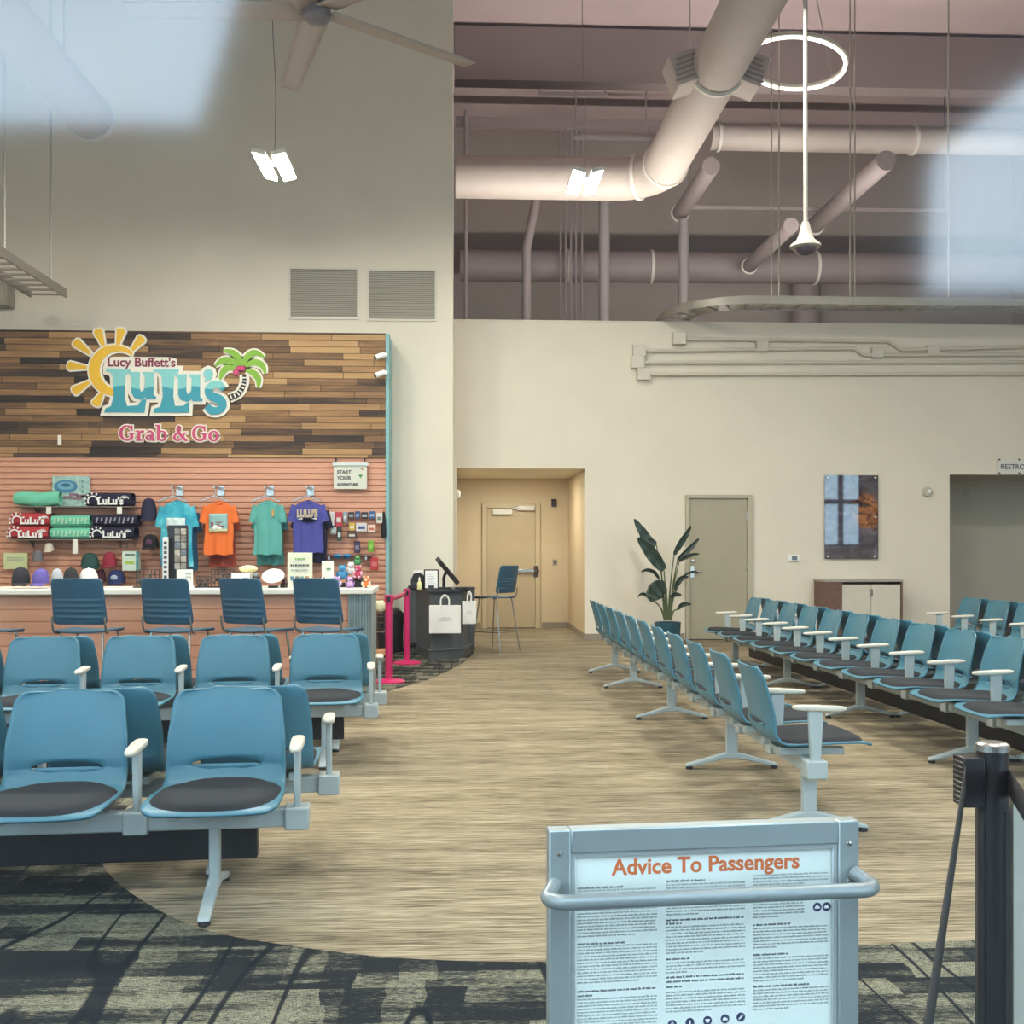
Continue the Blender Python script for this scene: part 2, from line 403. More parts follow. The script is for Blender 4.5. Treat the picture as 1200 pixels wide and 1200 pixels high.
# plenum beams, the pink glass reflection mixed into their colour
M_BEAM = wall_mat('dull beam paint', '#8d7d7c')
for i, (Y, zb, h) in enumerate(((19.0, at(800, 98, 19.0).z, .95),)):
    slab('trim_%d' % (i+2), M_BEAM, xc, WR, Y, Y+.35, zb, zb+h)
slab('trim_3', M_BEAM, xc, WR, 21.6, 21.8, at(800, 150, 21.6).z, at(800, 141, 21.6).z)

# ------------------------------------------------------------------ light
W = bpy.data.worlds.new('sky'); scene.world = W; W.use_nodes = True
wn = NT(W); bg = W.node_tree.nodes['Background']
tcw = wn('ShaderNodeTexCoord').outputs['Generated']; nzw = wn('ShaderNodeTexNoise', {'Vector': tcw, 'Scale': 2.2, 'Detail': 4.}).outputs['Fac']
cw = wn.ramp(nzw, [(.35, (.50, .74, 1., 1)), (.62, (.66, .84, 1., 1))]); wn.l.new(cw, bg.inputs['Color']); bg.inputs['Strength'].default_value = SKY
def area(name, loc, sx, sy, e, col=(1, .95, .86), rot=(0, 0, 0)):
    l = bpy.data.lights.new(name, 'AREA'); l.shape = 'RECTANGLE'; l.size = sx; l.size_y = sy; l.energy = e; l.color = col
    o = bpy.data.objects.new(name, l); COL.objects.link(o); o.location = loc; o.rotation_euler = rot; return o
for i, (x, y, z, e) in enumerate([(x, 2.4, 6., .35) for x in (-5, -1.2, 2.8, 7)] + [(x, 5.6, 6., .6) for x in (-5.2, -1, 3.2, 7.6)] + [(x, 8.8, 6., 1.3) for x in (-5.6, -2.2, 2.2, 6.6)]):
    area('high_bay_light', (x, y, z), .6, .6, LAMP*e)
area('plenum_fill_light', (4.5, 17.4, 5.0), 9., .4, PLENUM_FILL, (1, .93, .88), (PI-.25, 0, 0))  # added uplight hidden behind the partition to brighten the plenum
area('corridor_light', ((xo0+xo1)/2, 17.4, zo-.02), .5, .5, 42, (1, .93, .8))
scene.view_settings.view_transform = 'Standard'; scene.view_settings.look = 'None'; scene.view_settings.gamma = 1.
scene.view_settings.use_curve_mapping = False; scene.view_settings.exposure = EXPO
scene.cycles.max_bounces = 8; scene.cycles.transparent_max_bounces = 12; scene.cycles.sample_clamp_indirect = 6.; scene.cycles.use_denoising = True
# ------------------------------------------------------------------ tandem benches
M_BLUE = mat('blue shell plastic', '#3f7284', .38, bump=.12, bscale=500)
M_PAD = mat('charcoal seat fabric', '#1d2126', .9, bump=.5, bscale=700)
M_LGT = mat('pale grey powder coat', '#a3acab', .4)
M_ARM = mat('off white arm pad', '#c4beb0', .45)
M_GLIDE = mat('black rubber glide', '#17181a', .7)
M_RACE = mat('black power raceway', '#141517', .5)
PROF = [(-.324, .418), (-.317, .426), (-.299, .433), (-.25, .438), (-.10, .432), (.05, .424), (.12, .427), (.160, .443), (.184, .474), (.196, .508), (.199, .524), (.203, .552), (.220, .63), (.243, .72), (.268, .795), (.276, .817)]
PL = [0.]
for (a, b), (c, d) in zip(PROF, PROF[1:]): PL.append(PL[-1] + math.hypot(c-a, d-b))
LT = PL[-1]
def prof(s):
    s = max(0, min(LT, s))
    return Vector((interp(list(zip(PL, [p[0] for p in PROF])), s), interp(list(zip(PL, [p[1] for p in PROF])), s)))
S_SLOT0, S_SLOT1 = PL[9] + .002, PL[9] + .010
SS = sorted(set([0, .006, .014, .025, .04, .06] + [.06 + .035*i for i in range(1, 15)] + PL[6:10] + [S_SLOT0, S_SLOT1] + [PL[11]] + [PL[11]+.03*i for i in range(1, 9)] + [LT-.045, LT-.028, LT-.016, LT-.008, LT-.003, LT]))
SS = [s for i, s in enumerate(SS) if i == 0 or s - SS[i-1] > .0015 or s in (S_SLOT0, S_SLOT1)]
UU = [-1 + 2*i/24 for i in range(25)]
def half_w(s):
    w = interp([(0, .244), (.1, .258), (.30, .258), (.42, .247), (PL[9], .243), (PL[12], .240), (LT, .216)], s)
    e = LT - s; R = .05
    if e < R: w -= R - math.sqrt(max(0, R*R - (R-e)**2))
    if s < R: w -= .9*(R - math.sqrt(max(0, R*R - (R-s)**2)))
    return w
def shell_mesh():
    i0, i1 = SS.index(S_SLOT0), SS.index(S_SLOT1)
    def fn(u, v):
        j = round(v*(len(SS)-1)); i = round(u*24); x = UU[i]; s = SS[j]
        w = half_w(s); X = x*w
        lens = max(0, 1-(X/.142)**2)**.8
        ss = s
        if j == i0: ss = s - .024*lens
        if j == i1: ss = s + .022*lens
        p = prof(ss)
        back = min(1, max(0, (s-PL[5])/.25)); e = abs(x)**2.6
        y = p.x - .030*e*back; z = p.y + .012*e*(1-back)
        if s < .12: z -= .006*e*(1-s/.12)
        if j <= i0 and s > PL[6]: y += .006*(1-x*x)*min(1, (s-PL[6])/.05)
        return Vector((X, y, z))
    def skip(i, j): return j == i0 and 5 <= i <= 18
    return MB().grid(fn, 25, len(SS), skip=skip)
def pad_mesh():
    s0, s1 = .006, PL[7] + .014; hw = .251
    def fn(u, v):
        a = 2*PI*u; r = v
        if v > .92: r = .92 + (v-.92)
        c, sn = math.cos(a), math.sin(a); k = (abs(c)**3.6 + abs(sn)**3.6)**(-1/3.6)
        X = hw*r*k*c; t = r*k*sn
        s = (s0+s1)/2 + (s1-s0)/2*t + .012*(1-(X/hw)**2)*t*t*(1 if t > 0 else 0)
        p = prof(s); back = min(1, max(0, (s-PL[5])/.25)); e = abs(X/.25)**2.6
        h = .024*(1-r**11) + (.003 if v < .99 else -.004)
        d = prof(s+.004) - prof(s-.004); d.normalize()
        return Vector((X, p.x-.03*e*back - d.y*h, p.y+.012*e*(1-back) + d.x*h))
    return MB().grid(fn, 37, 11, flip=False)
ME = {}
def bench(name, label, n, sp, origin, rz, group=None, legs=(), arms=None, raceway=False, brackets=True):
    """local frame: seats along +x, fronts toward -y, first seat over the origin"""
    t = thing(name, label, 'bench', origin, rz, group)
    def inst(key, nm, make, m, par, loc, **k):
        if key not in ME:
            o = make().build(nm, m, par, loc=loc, **k); ME[key] = o; return o
        o = ME[key].copy(); COL.objects.link(o); o.parent = par; o.location = loc; o.name = nm; return o
    MB().bx(-.30, (n-1)*sp+.30 if arms is None else (n-1)*sp+.30, -.032, .032, .295, .372).build('beam', M_LGT, t, bevel=.008)
    for k in range(n):
        s = inst('shell', 'seat_shell', shell_mesh, M_BLUE, t, (k*sp, 0, 0), solid=.011, smooth=60)
        inst('pad', 'seat_cushion', pad_mesh, M_PAD, s, (0, 0, 0), smooth=60)
        inst('brk', 'seat_bracket', lambda: MB().bx(-.15, .15, -.10, .10, .366, .386).bx(-.17, -.13, -.20, .13, .372, .41).bx(.13, .17, -.20, .13, .372, .41), M_LGT, t, (k*sp, 0, 0), bevel=.006)
    for k in (range(n+1) if arms is None else arms):
        x = (k-.5)*sp
        if k == 0: x = -.305
        if k == n: x = (n-1)*sp + .305
        a = inst('arm', 'armrest', lambda: MB().grid(arm_fn, 25, 9), M_ARM, t, (x, 0, .628), smooth=50)
        inst('armpost', 'arm_post', lambda: MB().add(*post_geo()).bx(-.048, .048, -.052, .052, -.342, -.252), M_LGT, a, (0, 0, 0), bevel=.007)
    for x in legs:
        l = inst('leg', 'leg', leg_mesh, M_LGT, t, (x, 0, 0), bevel=.006)
        for s in (-1, 1):
            inst('glide', 'glide', lambda: MB().lathe([(.0, 0), (.022, 0), (.024, .006), (.018, .022), (0, .022)], 14), M_GLIDE, l, (0, s*.275, 0))
    if raceway:
        MB().bx(-.25, (n-1)*sp+.12, .235, .30, .10, .285).build('power_raceway', M_RACE, t, bevel=.006)
    return t
def arm_fn(u, v):
    a = 2*PI*u; b = PI*v
    c, s = math.cos(a), math.sin(a); k = (abs(c)**4+abs(s)**4)**-.25
    r = math.sin(b)**.35 if 0 < v < 1 else 0
    return Vector((.027*k*c*r*(1+.12*s), -.025+.135*k*s*r, .014*math.copysign(abs(math.cos(b))**.6, math.cos(b)) + .004*s))
def post_geo():
    z0, z1 = -.27, -.008
    vs = [(-.013, -.030, z0), (.013, -.030, z0), (.013, .022, z0), (-.013, .022, z0), (-.013, -.044, z1), (.013, -.044, z1), (.013, .034, z1), (-.013, .034, z1)]
    return vs, [(3, 2, 1, 0), (4, 5, 6, 7), (0, 1, 5, 4), (1, 2, 6, 5), (2, 3, 7, 6), (3, 0, 4, 7)]
def leg_mesh():
    mb = MB().bx(-.02, .02, -.036, .036, .085, .30)
    yz = [(-.30, .018), (-.29, .034), (-.06, .098), (0, .108), (.06, .098), (.29, .034), (.30, .018), (.24, .022), (.05, .066), (-.05, .066), (-.24, .022)]
    M = Matrix(((0, 0, 1, 0), (1, 0, 0, 0), (0, 1, 0, 0), (0, 0, 0, 1)))
    mb.prism(yz, -.024, .024, M); return mb
def rot2(v, a): return Vector((v[0]*math.cos(a)-v[1]*math.sin(a), v[0]*math.sin(a)+v[1]*math.cos(a), 0))
ZS = .522
# front left pair, back to back
def row_from_slots(pa, pb, k, ang=None):
    A, B = atz(*pa, ZS), atz(*pb, ZS); d = B-A; a = math.atan2(d.y, d.x); sp = d.length/k
    if ang is not None: a = ang; A = B - rot2((d.length, 0), a)
    return A + rot2((0, -.199), a), a, sp
o, a, sp = row_from_slots((75, 900), (266, 892), 1, math.radians(4.5)); o.z = 0
first = o - rot2((sp, 0), a)
bench('tandem_bench', 'blue tandem bench nearest the viewer at left, facing the viewer over dark carpet', 3, sp, first, a, legs=(2*sp-.02, -.1), raceway=True)
end = o + rot2((sp, 0), a)
o2 = end + rot2((.10, .60), a)
bench('tandem_bench', 'blue tandem bench seen from behind, back to back with the nearest left bench', 3, sp, o2, a+PI, legs=(.18, 2*sp))
# second left pair
o, a, sp = row_from_slots((49, 801), (382, 795.4), 3, math.radians(4.5)); o.z = 0
first = o - rot2((sp, 0), a)
bench('tandem_bench', 'blue tandem bench of the second left row, facing the viewer before the bar stools', 5, sp, first, a, legs=(4*sp, 2*sp), raceway=True)
o2 = o + rot2((3*sp, 0), a) + rot2((.06, .60), a)
bench('tandem_bench', 'blue tandem bench facing the shop counter, back to back with the second left row', 5, sp, o2, a+PI, legs=(0, 3*sp))
# centre row, seen from behind
sp = .655
bench('tandem_bench', 'single long row of blue seats down the middle, its backs toward the walkway', 11, sp, (1.735, 5.51, 0), PI/2, legs=[-.22] + [k*sp for k in (2, 5, 8, 10)])
# right double row: fit the arm positions
A, B = atz(1168.5, 785.6, .642), atz(853.5, 716.6, .642)
d = A - B; ang = math.atan2(d.y, d.x); spr = d.length/10
o = B + rot2((.305, .0), ang); o.z = 0                 # first (far) seat
bench('tandem_bench', 'long blue bench at right facing the walkway, dark cushions and white arms toward it', 11, spr, o, ang, legs=[k*spr for k in (0, 3, 6, 9)], raceway=True)
o2 = o + rot2((10*spr, .60), ang)
bench('tandem_bench', 'long blue bench at right facing away from the walkway, backs behind the armed row', 11, spr, o2, ang+PI, legs=[k*spr for k in (1, 4, 7, 10)])
# far right pair
A = atz(1101, 717, .642)
o = A + rot2((.305, 0), ang); o.z = 0
bench('tandem_bench', 'blue bench at the far right in front of the restroom opening, facing left', 5, spr, o, ang, legs=[0, 3*spr])
bench('tandem_bench', 'blue bench at the far right facing the restroom side, behind the short left facing row', 5, spr, o + rot2((4*spr, .60), ang), ang+PI, legs=[spr, 4*spr])

# ------------------------------------------------------------------ bar stools
M_STOOL = mat('deep blue stool plastic', '#2b5267', .45, bump=.1, bscale=500)
M_CHR = mat('satin chrome', '#b8b6b0', .25, .9)
def stool(label, loc, rz):
    t = thing('bar_stool', label, 'stool', loc, rz, 'blue bar stools')
    def back(u, v):
        x = (2*u-1); z = .80 + .37*v; w = .222 - .012*v
        e = min(v, 1-v)*.37; R = .035
        if e < R: w -= R - math.sqrt(R*R-(R-e)**2)
        rib = .006*max(0, math.sin(v*2*PI*8.2)) if .12 < v < .62 and abs(x) < .84 else 0
        return Vector((x*w, .19 + .075*v - .035*x*x*0.9 + rib, z))
    MB().grid(back, 19, 60).build('backrest', M_STOOL, t, solid=.010, smooth=50)
    def seat(u, v):
        x = 2*u-1; y = -.23 + .43*v; w = .215; e = min(v, 1-v)*.43; R = .06
        if e < R: w -= .8*(R - math.sqrt(R*R-(R-e)**2))
        return Vector((x*w, y, .735 + .010*x*x - (.02*((.12-v)/.12)**2 if v < .12 else 0)))
    MB().grid(seat, 13, 22).build('seat', M_STOOL, t, solid=.016, smooth=50)
    for sx in (-1, 1):
        MB().tube(smooth_path([(sx*.195, .10, .72), (sx*.214, .165, .735), (sx*.216, .192, .78), (sx*.214, .205, .86)], 5), .009, 8).build('back_strut', M_CHR, t)
        for y0, y1 in ((-.15, -.235), (.14, .245)):
            MB().cyl((sx*.17, y0, .725), (sx*.225, y1, .0), .0105, .0095, 10).build('leg', M_CHR, t)
    MB().tube([(-.205, -.205, .27), (.205, -.205, .27), (.205, .21, .27), (-.205, .21, .27)], .007, 8, closed=True).build('footrest', M_CHR, t)
    return t
YS = 8.75
M_TURN = (.0, .30, -.05)
for (px, rz, lb) in ((92, PI-.10, 'blue bar stool at the counter below the stacked folded towels'), (195, PI-.28, 'blue bar stool at the counter below the turquoise tee shirt'),
                     (284, PI-.50, 'blue bar stool at the counter below the orange tee shirt'), (372, PI-.42, 'blue bar stool at the counter next to its corrugated end post'),
                     (-42, PI-.45, 'blue bar stool cut by the left edge of the photo, only its seat corner showing')):
    p = at(px, 700, YS); stool(lb, (p.x + .2*math.sin(rz), YS-.2*math.cos(rz), 0), rz)
p = fl(584, 764); stool('blue bar stool standing alone by the tan corridor door', (p.x-.03, p.y+.12, 0), -2.25)
# ------------------------------------------------------------------ notice stand in the foreground
M_ALU = mat('silver aluminium', '#a9b2b3', .35, .55); M_ALU2 = mat('grey painted tube', '#8d9596', .35, .3)
M_PAPER = mat('poster paper', '#dfe3dd', .6); M_ORANGE = mat('orange ink', '#cf6a35', .6); M_INK = mat('grey ink', '#9a9f9b', .7); M_INKD = mat('dark ink', '#4b5153', .7); M_NAVY = mat('navy ink', '#33385a', .6); M_WHITE = mat('white print', '#e9e9e4', .6)
M_BLACKP = mat('black painted steel', '#1b191b', .35); M_BELT = mat('dark webbing', '#171416', .8, bump=.4, bscale=900)
YSG = 2.10
pl, pr = at(640, 985, YSG), at(1008, 985, YSG)
SR = math.radians(4.5)                                  # right side a little farther
Wd = (pr - pl).length; zt_s = at(640, 967, YSG).z
k = Wd/368                                              # metres per photo pixel on the stand
t = thing('notice_stand', 'silver framed advice notice stand with grey tube handle in the foreground', 'sign', ((pl.x+pr.x)/2, YSG, 0), SR)
H = zt_s; zb = .16; hw = Wd/2
fr = MB()
for s in (-1, 1): fr.bx(s*hw-(.0 if s < 0 else 25*k), s*hw+(25*k if s < 0 else 0), -.018, .018, .02, H)
fr.bx(-hw+25*k, hw-25*k, -.018, .018, H-27*k, H); fr.bx(-hw+25*k, hw-25*k, -.018, .018, zb-.05, zb)
fo = fr.build('frame', M_ALU, t, bevel=.003)
li = MB(); a = hw-25*k; b2 = H-27*k; w = 6*k
for s in (-1, 1): li.bx(s*(a-w/2)-w/2, s*(a-w/2)+w/2, -.012, .012, zb, b2)
li.bx(-a, a, -.0119, .0119, b2-w, b2); li.bx(-a, a, -.0119, .0119, zb, zb+w)
li.build('inner_frame', mat('pale anodised rim', '#c3c8c8', .3, .5), t, bevel=.0015)
MB().bx(-a+w, a-w, -.004, .006, zb+w, b2-w).build('poster_panel', M_PAPER, t)
for s in (-1, 1):
    mb = MB()
    for z in (H-.045, H-.12, .12): mb.lathe([(0, .004), (.004, .003), (.006, 0)], 10, M=Matrix.Translation((s*(hw-12*k), -.018, z)) @ WALL)
    mb.build('rivets', M_CHR, fo)
    MB().bx(s*(hw-12*k)-.03, s*(hw-12*k)+.03, -.24, .24, 0, .022).build('foot', M_ALU, t, bevel=.004)
# handle: tube with rounded corners standing off the front
hz = at(830, 1040, YSG).z + .010; hx = hw + 5*k; hy = -.085; R = .035
pts = [(-hx+.010, -.018, hz), (-hx+.008, -.03, hz)]
pts = [(-hw+.012, -.016, hz+.014)] + [(-hx+R-R*math.cos(x), hy+R-R*math.sin(x), hz) for x in [PI/2*i/6 for i in range(7)]]
pts += [(-p[0], p[1], p[2]) for p in pts[::-1]]
MB().tube(pts, .0145, 14).build('handle', M_ALU2, t, smooth=60)
PM = Matrix.Translation((0, -.0042, 0)) @ WALL
def sx(px): return (px-824)*k                            # photo column -> local u on the poster
def sz(py): return H - (py-963)*k
tt = text_mb('Advice To Passengers', 1, ext=.0); xs = [v[0] for v in tt.v]; sc_ = (938-715)*k/(max(xs)-min(xs))
text_mb('Advice To Passengers', sc_, .0004, off=.0011, align='CENTER', M=PM @ Matrix.Translation((sx(826.5), sz(1018), 0))).build('title', M_ORANGE, t)
rnd = random.Random(5)
def words(mb, x0, x1, z, h, z0=.0, z1=.0004, last=1.0):
    x = x0; end = x0 + (x1-x0)*last
    while x < end - .004:
        wl = rnd.choice((2, 3, 4, 5, 6, 7, 8))
        for c in range(wl):                              # letter-sized strokes
            hh = h*(1. if rnd.random() < .7 else 1.35); cw_ = h*.62
            if x + cw_ > x1: break
            mb.bx(x, x+cw_*.62, z, z+hh, z0, z1, PM); x += cw_
        x += h*.6
colm = [(674, 768), (778, 873), (882, 974)]
heads = [[(1033, 1, .6), (1097, 1, .6), (1151, 1, .98), (1156, 1, .2)], [(1029, 1, .5), (1057, 1, .3), (1074, 1, 1.), (1078, 1, .2), (1119, 1, .3), (1140, 1, .98), (1145, 1, .98), (1151, 1, .2)], [(1056, 1, .35), (1084, 1, .5), (1119, 1, .5), (1156, 1, .75)]]
stops = [[(1036, 1088), (1100, 1143), (1160, 1320)], [(1033, 1052), (1060, 1068), (1082, 1112), (1123, 1137), (1157, 1180), (1215, 1320)], [(1026, 1040), (1060, 1078), (1088, 1112), (1123, 1150), (1160, 1183), (1215, 1320)]]
for ci, (c0, c1) in enumerate(colm):
    bt, hd = MB(), MB(); sl = (c0+c1)/2
    for a0, b0 in stops[ci]:
        y = a0
        while y < b0:
            words(bt, sx(c0), sx(c1 if not (ci == 2 and 1056 < y < 1076) else 945), sz(y), .0026, last=1. if y + 3.6 < b0 else rnd.uniform(.25, .8)); y += 3.7
    for y, _, f in heads[ci]: words(hd, sx(c0), sx(c0)+(sx(c1)-sx(c0))*f, sz(y), .0032)
    bt.build('body_text', M_INK, t, smooth=0); hd.build('heading_text', M_INKD, t, smooth=0)
ic = [(785, 1192), (806, 1191), (827, 1190), (848, 1189), (867, 1188), (960, 1064), (971.5, 1064)]
for i, (x, y) in enumerate(ic):
    M = PM @ Matrix.Translation((sx(x), sz(y+1), .0002)); rr = 5.2*k
    q = MB().lathe([(rr, 0), (rr, .0006), (0, .0006)], 24, M=M).build('hazard_symbol', M_NAVY, t)
    g = MB(); N = M @ Matrix.Translation((0, 0, .0006))
    if i == 0: g.ribbon([(-.002, -.004), (-.0025, .001), (0, .005), (.0025, .001), (.002, -.004)], .0015, 0, .0003, N)
    elif i == 1: g.prism([(-.0015, -.005), (.0015, -.005), (.0015, .002), (0, .005), (-.0015, .002)], 0, .0003, N)
    elif i == 2: g.prism([(-.005, .003), (.005, .003), (.002, -.004), (-.002, -.004)], 0, .0003, N)
    elif i == 4: g.ribbon([(-.004, -.004), (.004, .004)], .0025, 0, .0003, N)
    else: g.prism([(-.005, -.003), (.005, -.003), (.005, .001), (.002, .001), (.002, .003), (-.003, .003), (-.003, .001), (-.005, .001)], 0, .0003, N)
    g.build('symbol_glyph', M_WHITE, q)

# ------------------------------------------------------------------ black belt barrier post with two belts and a clear panel
YP = 2.0
p0 = at(1163, 1000, YP); zp = at(1163, 872, YP).z
t = thing('barrier_post', 'black belt barrier post with steel cap at the right foreground', 'barrier', (p0.x, YP, 0), 0)
MB().lathe([(.165, 0), (.165, .012), (.15, .022), (.04, .034), (0, .034)], 36).build('base', M_BLACKP, t)
mb = MB().lathe([(.029, .03), (.029, zp-.01), (0, zp-.01)], 28)
for q in range(4):
    an = q*PI/2+.5; mb.bx(-.006, .006, .024, .033, .035, zp-.12, Matrix.Rotation(an, 4, 'Z'))
mb.build('post', M_BLACKP, t)
MB().lathe([(.031, zp-.012), (.031, zp), (.024, zp+.004), (0, zp+.004)], 28).build('cap', M_CHR, t)
hd = MB().bx(-.066, -.026, -.024, .024, zp-.115, zp-.022); 
for q in range(9): hd.bx(-.068, -.064, -.02, .02, zp-.11+q*.0095, zp-.106+q*.0095)
hd.build('belt_cassette', M_BLACKP, t, bevel=.003)
def belt(p, dirv, L, sag=0.):
    d = Vector(dirv).normalized(); n_ = 10; mb = MB(); vs = []
    for i in range(n_+1):
        q = Vector(p) + d*L*i/n_; dz = -sag*4*(i/n_)*(1-i/n_)
        for s in (-.0245, .0245): vs.append((q.x, q.y, q.z+s+dz))
    mb.add(vs, [(2*i, 2*i+1, 2*i+3, 2*i+2) for i in range(n_)]); return mb
zc = zp - .062
e1 = atz(1092, 1200, zc-.02)
belt((-.062, -.02, zc), (e1.x-p0.x+.062, e1.y-YP+.02, 0), 1.28).build('belt', M_BELT, t, solid=.002)
e2 = atz(1215, 962, zc)
belt((.024, -.018, zc-.008), (e2.x-p0.x-.024, e2.y-YP+.018, 0), 1.1).build('belt', M_BELT, t, solid=.002)
M_CLEAR, nn, bb = newmat('clear acrylic'); bb.inputs['Base Color'].default_value = lin('#e4e6de'); bb.inputs['Roughness'].default_value = .12; bb.inputs['Alpha'].default_value = .32
pn = MB().bx(.06, 1.0, -.004, .004, .12, zp-.13).build('clear_panel', M_CLEAR, t)
MB().bx(.034, .06, -.012, .012, .1, zp-.1).build('panel_edge', mat('pale aluminium edge', '#bdb9ac', .35, .3), pn, bevel=.002)
pn.rotation_euler.z = -.12
# ------------------------------------------------------------------ shop wall
M_SALM = mat('salmon slat board', '#cf977a', .55); M_TEAL = mat('teal edge trim', '#7fb0b0', .5)
YW = 14.82                                              # front of the slat wall
K = ppm(300, YW)                                        # metres per photo pixel there
def wp(px, py, Y=None): return at(px, py, YW if Y is None else Y)
xe = wp(452, 500).x; zw0, zw1 = wp(430, 537).z, wp(450, 391).z
WX0 = WL + .05
cx = wp(200, 500).x
t = thing('shop_wall_panel', 'salmon slat board shop wall behind the counter with teal side trim', 'wall panel', (cx, YW, 0))
pr_ = [(0, .62)]; z = .62; P_ = .0787
while z + P_ < zw0:
    pr_ += [(0, z+P_-.022), (.024, z+P_-.020), (.024, z+P_-.001)]; z += P_; pr_.append((0, z))
pr_ += [(0, zw0), (.05, zw0), (.05, .62)]
Mx = Matrix(((0, 0, 1, 0), (1, 0, 0, 0), (0, 1, 0, 0), (0, 0, 0, 1)))
mb = MB(); n_ = len(pr_)
mb.add([(WX0-cx, y, z) for y, z in pr_] + [(xe-cx, y, z) for y, z in pr_], [(i, (i+1) % n_, n_+(i+1) % n_, n_+i) for i in range(n_)] + [tuple(range(n_)), tuple(range(n_, 2*n_))])
mb.build('slat_board', M_SALM, t, smooth=0)
MB().bx(xe-cx, xe-cx+.045, -.02, YL-YW-.004, .0, zw1).build('side_trim', M_TEAL, t, smooth=0)
MB().bx(WX0-cx, xe-cx, .052, YL-YW-.014, .0, .62).build('kick_panel', mat('dark kick board', '#4a382c', .7), t, smooth=0)
MB().bx(WX0-cx, xe-cx, .052, YL-YW-.004, .625, zw0).build('backing', mat('framing board', '#6b5a48', .8), t, smooth=0)
tp = MB().bx(WX0-cx, xe-cx-.004, -.03, YL-YW-.004, zw0+.004, zw1).build('shop_fascia', M_WOOD, None, smooth=0); tp.location = (cx, YW, 0)
tag(tp, 'reclaimed wood board fascia above the salmon slat wall', 'wall panel')
# ------------------------------------------------------------------ main sign, drawn in its own plane
YSN = YW - .034
def S(x, y): return ((x/4.615+70-197)*KS, (452-(y/4.615+370))*KS)
KS = ppm(200, YSN)
M_SB = mat('sign white', '#e6dfcf', .5); M_SUN = mat('sign yellow', '#e6b422', .5); M_MAR = mat('sign maroon', '#7d2440', .5); M_GRN = mat('sign leaf green', '#7fae2e', .5); M_PNK = mat('sign pink', '#c4426f', .5); M_BLK = mat('sign black', '#22201f', .5)
def two_tone():
    m, n, b = newmat('sign aqua over teal'); b.inputs['Roughness'].default_value = .45
    tc = n('ShaderNodeTexCoord').outputs['Object']; s = n('ShaderNodeSeparateXYZ', {'Vector': tc})
    wv = n.math('MULTIPLY', n.math('SINE', n.math('MULTIPLY', s.outputs['X'], 13.)), .022)
    f = n.math('ADD', s.outputs['Z'], wv)
    n.l.new(n.ramp(n.math('ADD', n.math('MULTIPLY', f, 4.), .62), [(.49, '#2591a3'), (.51, '#7cc4c2')]), b.inputs['Base Color']); return m
M_AQ = two_tone()
ctr = wp(197, 452, YSN)
t = thing('shop_sign', 'raised shop sign with yellow sun, aqua lettering and green palm on wood boards', 'sign', (ctr.x, YSN, ctr.z))
def offset_poly(poly, d):
    a = sum(poly[i-1][0]*poly[i][1]-poly[i][0]*poly[i-1][1] for i in range(len(poly)))
    if a < 0: poly = poly[::-1]
    out = []; N = len(poly)
    for i in range(N):
        p0, p1, p2 = Vector(poly[i-1]), Vector(poly[i]), Vector(poly[(i+1) % N])
        e0 = (p1-p0).normalized(); e1 = (p2-p1).normalized(); n0 = Vector((e0.y, -e0.x)); n1 = Vector((e1.y, -e1.x))
        m_ = (n0+n1); L = m_.length
        if L < .2: out.append(tuple(p1+n0*d)); continue
        m_ /= L; out.append(tuple(p1 + m_*min(d/max(.35, m_.dot(n0)), 2*d)))
    return out
def circ(x, y, r, n=20, a0=0, a1=2*PI): return [(x+r*math.cos(a0+(a1-a0)*i/n), y+r*math.sin(a0+(a1-a0)*i/n)) for i in range(n)]
L1 = [(262, 290), (388, 292), (388, 306), (364, 325), (358, 440), (372, 492), (430, 488), (452, 455), (474, 455), (464, 526), (252, 526), (258, 506), (286, 494), (302, 440), (298, 330), (284, 310), (262, 306)]
U1 = [(383, 308), (440, 308), (438, 392), (444, 414), (456, 412), (466, 394), (468, 328), (454, 322), (454, 308), (512, 308), (512, 430), (526, 440), (524, 453), (472, 453), (470, 440), (445, 458), (410, 446), (396, 420), (396, 330), (383, 322)]
L2 = [(512, 290), (648, 290), (644, 308), (622, 328), (617, 440), (627, 490), (672, 488), (694, 470), (704, 472), (700, 524), (512, 526), (516, 506), (548, 494), (562, 440), (556, 330), (538, 310), (512, 306)]
U2 = [(x+248, y+10) for x, y in U1]
AP = [(776, 318), (784, 298), (804, 288), (824, 296), (830, 316), (818, 344), (788, 362), (782, 354), (800, 334), (784, 334)]
SP = [(888, 398), (862, 372), (826, 376), (806, 402), (816, 432), (850, 446), (874, 462), (878, 490), (858, 512), (822, 512), (796, 488)]
SW = [30, 40, 40, 42, 46, 50, 48, 44, 38, 42, 34]
rays = [((223, 122), (246, 168), (213, 78)), ((334, 115), (322, 162), (342, 72)), ((430, 152), (398, 190), (455, 118)), ((132, 178), (176, 210), (92, 144)), ((108, 282), (158, 285), (56, 276)), ((125, 393), (170, 364), (84, 418)), ((218, 455), (240, 420), (200, 490))]
def ray_poly(b, e, wb, we):
    b, e = Vector(b), Vector(e); d = (e-b).normalized(); n_ = Vector((-d.y, d.x))
    pts = [b+n_*wb, e-d*14+n_*we, e-d*4+n_*we*.75, e, e-d*4-n_*we*.75, e-d*14-n_*we, b-n_*wb]
    return [tuple(p) for p in pts]
leaves = [[(976, 276), (968, 232), (932, 198), (884, 186)], [(975, 286), (932, 246), (880, 242), (840, 272)], [(962, 292), (912, 280), (882, 304), (866, 346)], [(990, 268), (1012, 222), (1056, 198), (1104, 222)], [(1000, 272), (1050, 250), (1094, 268), (1108, 312)], [(1005, 294), (1046, 308), (1072, 344), (1070, 388)]]
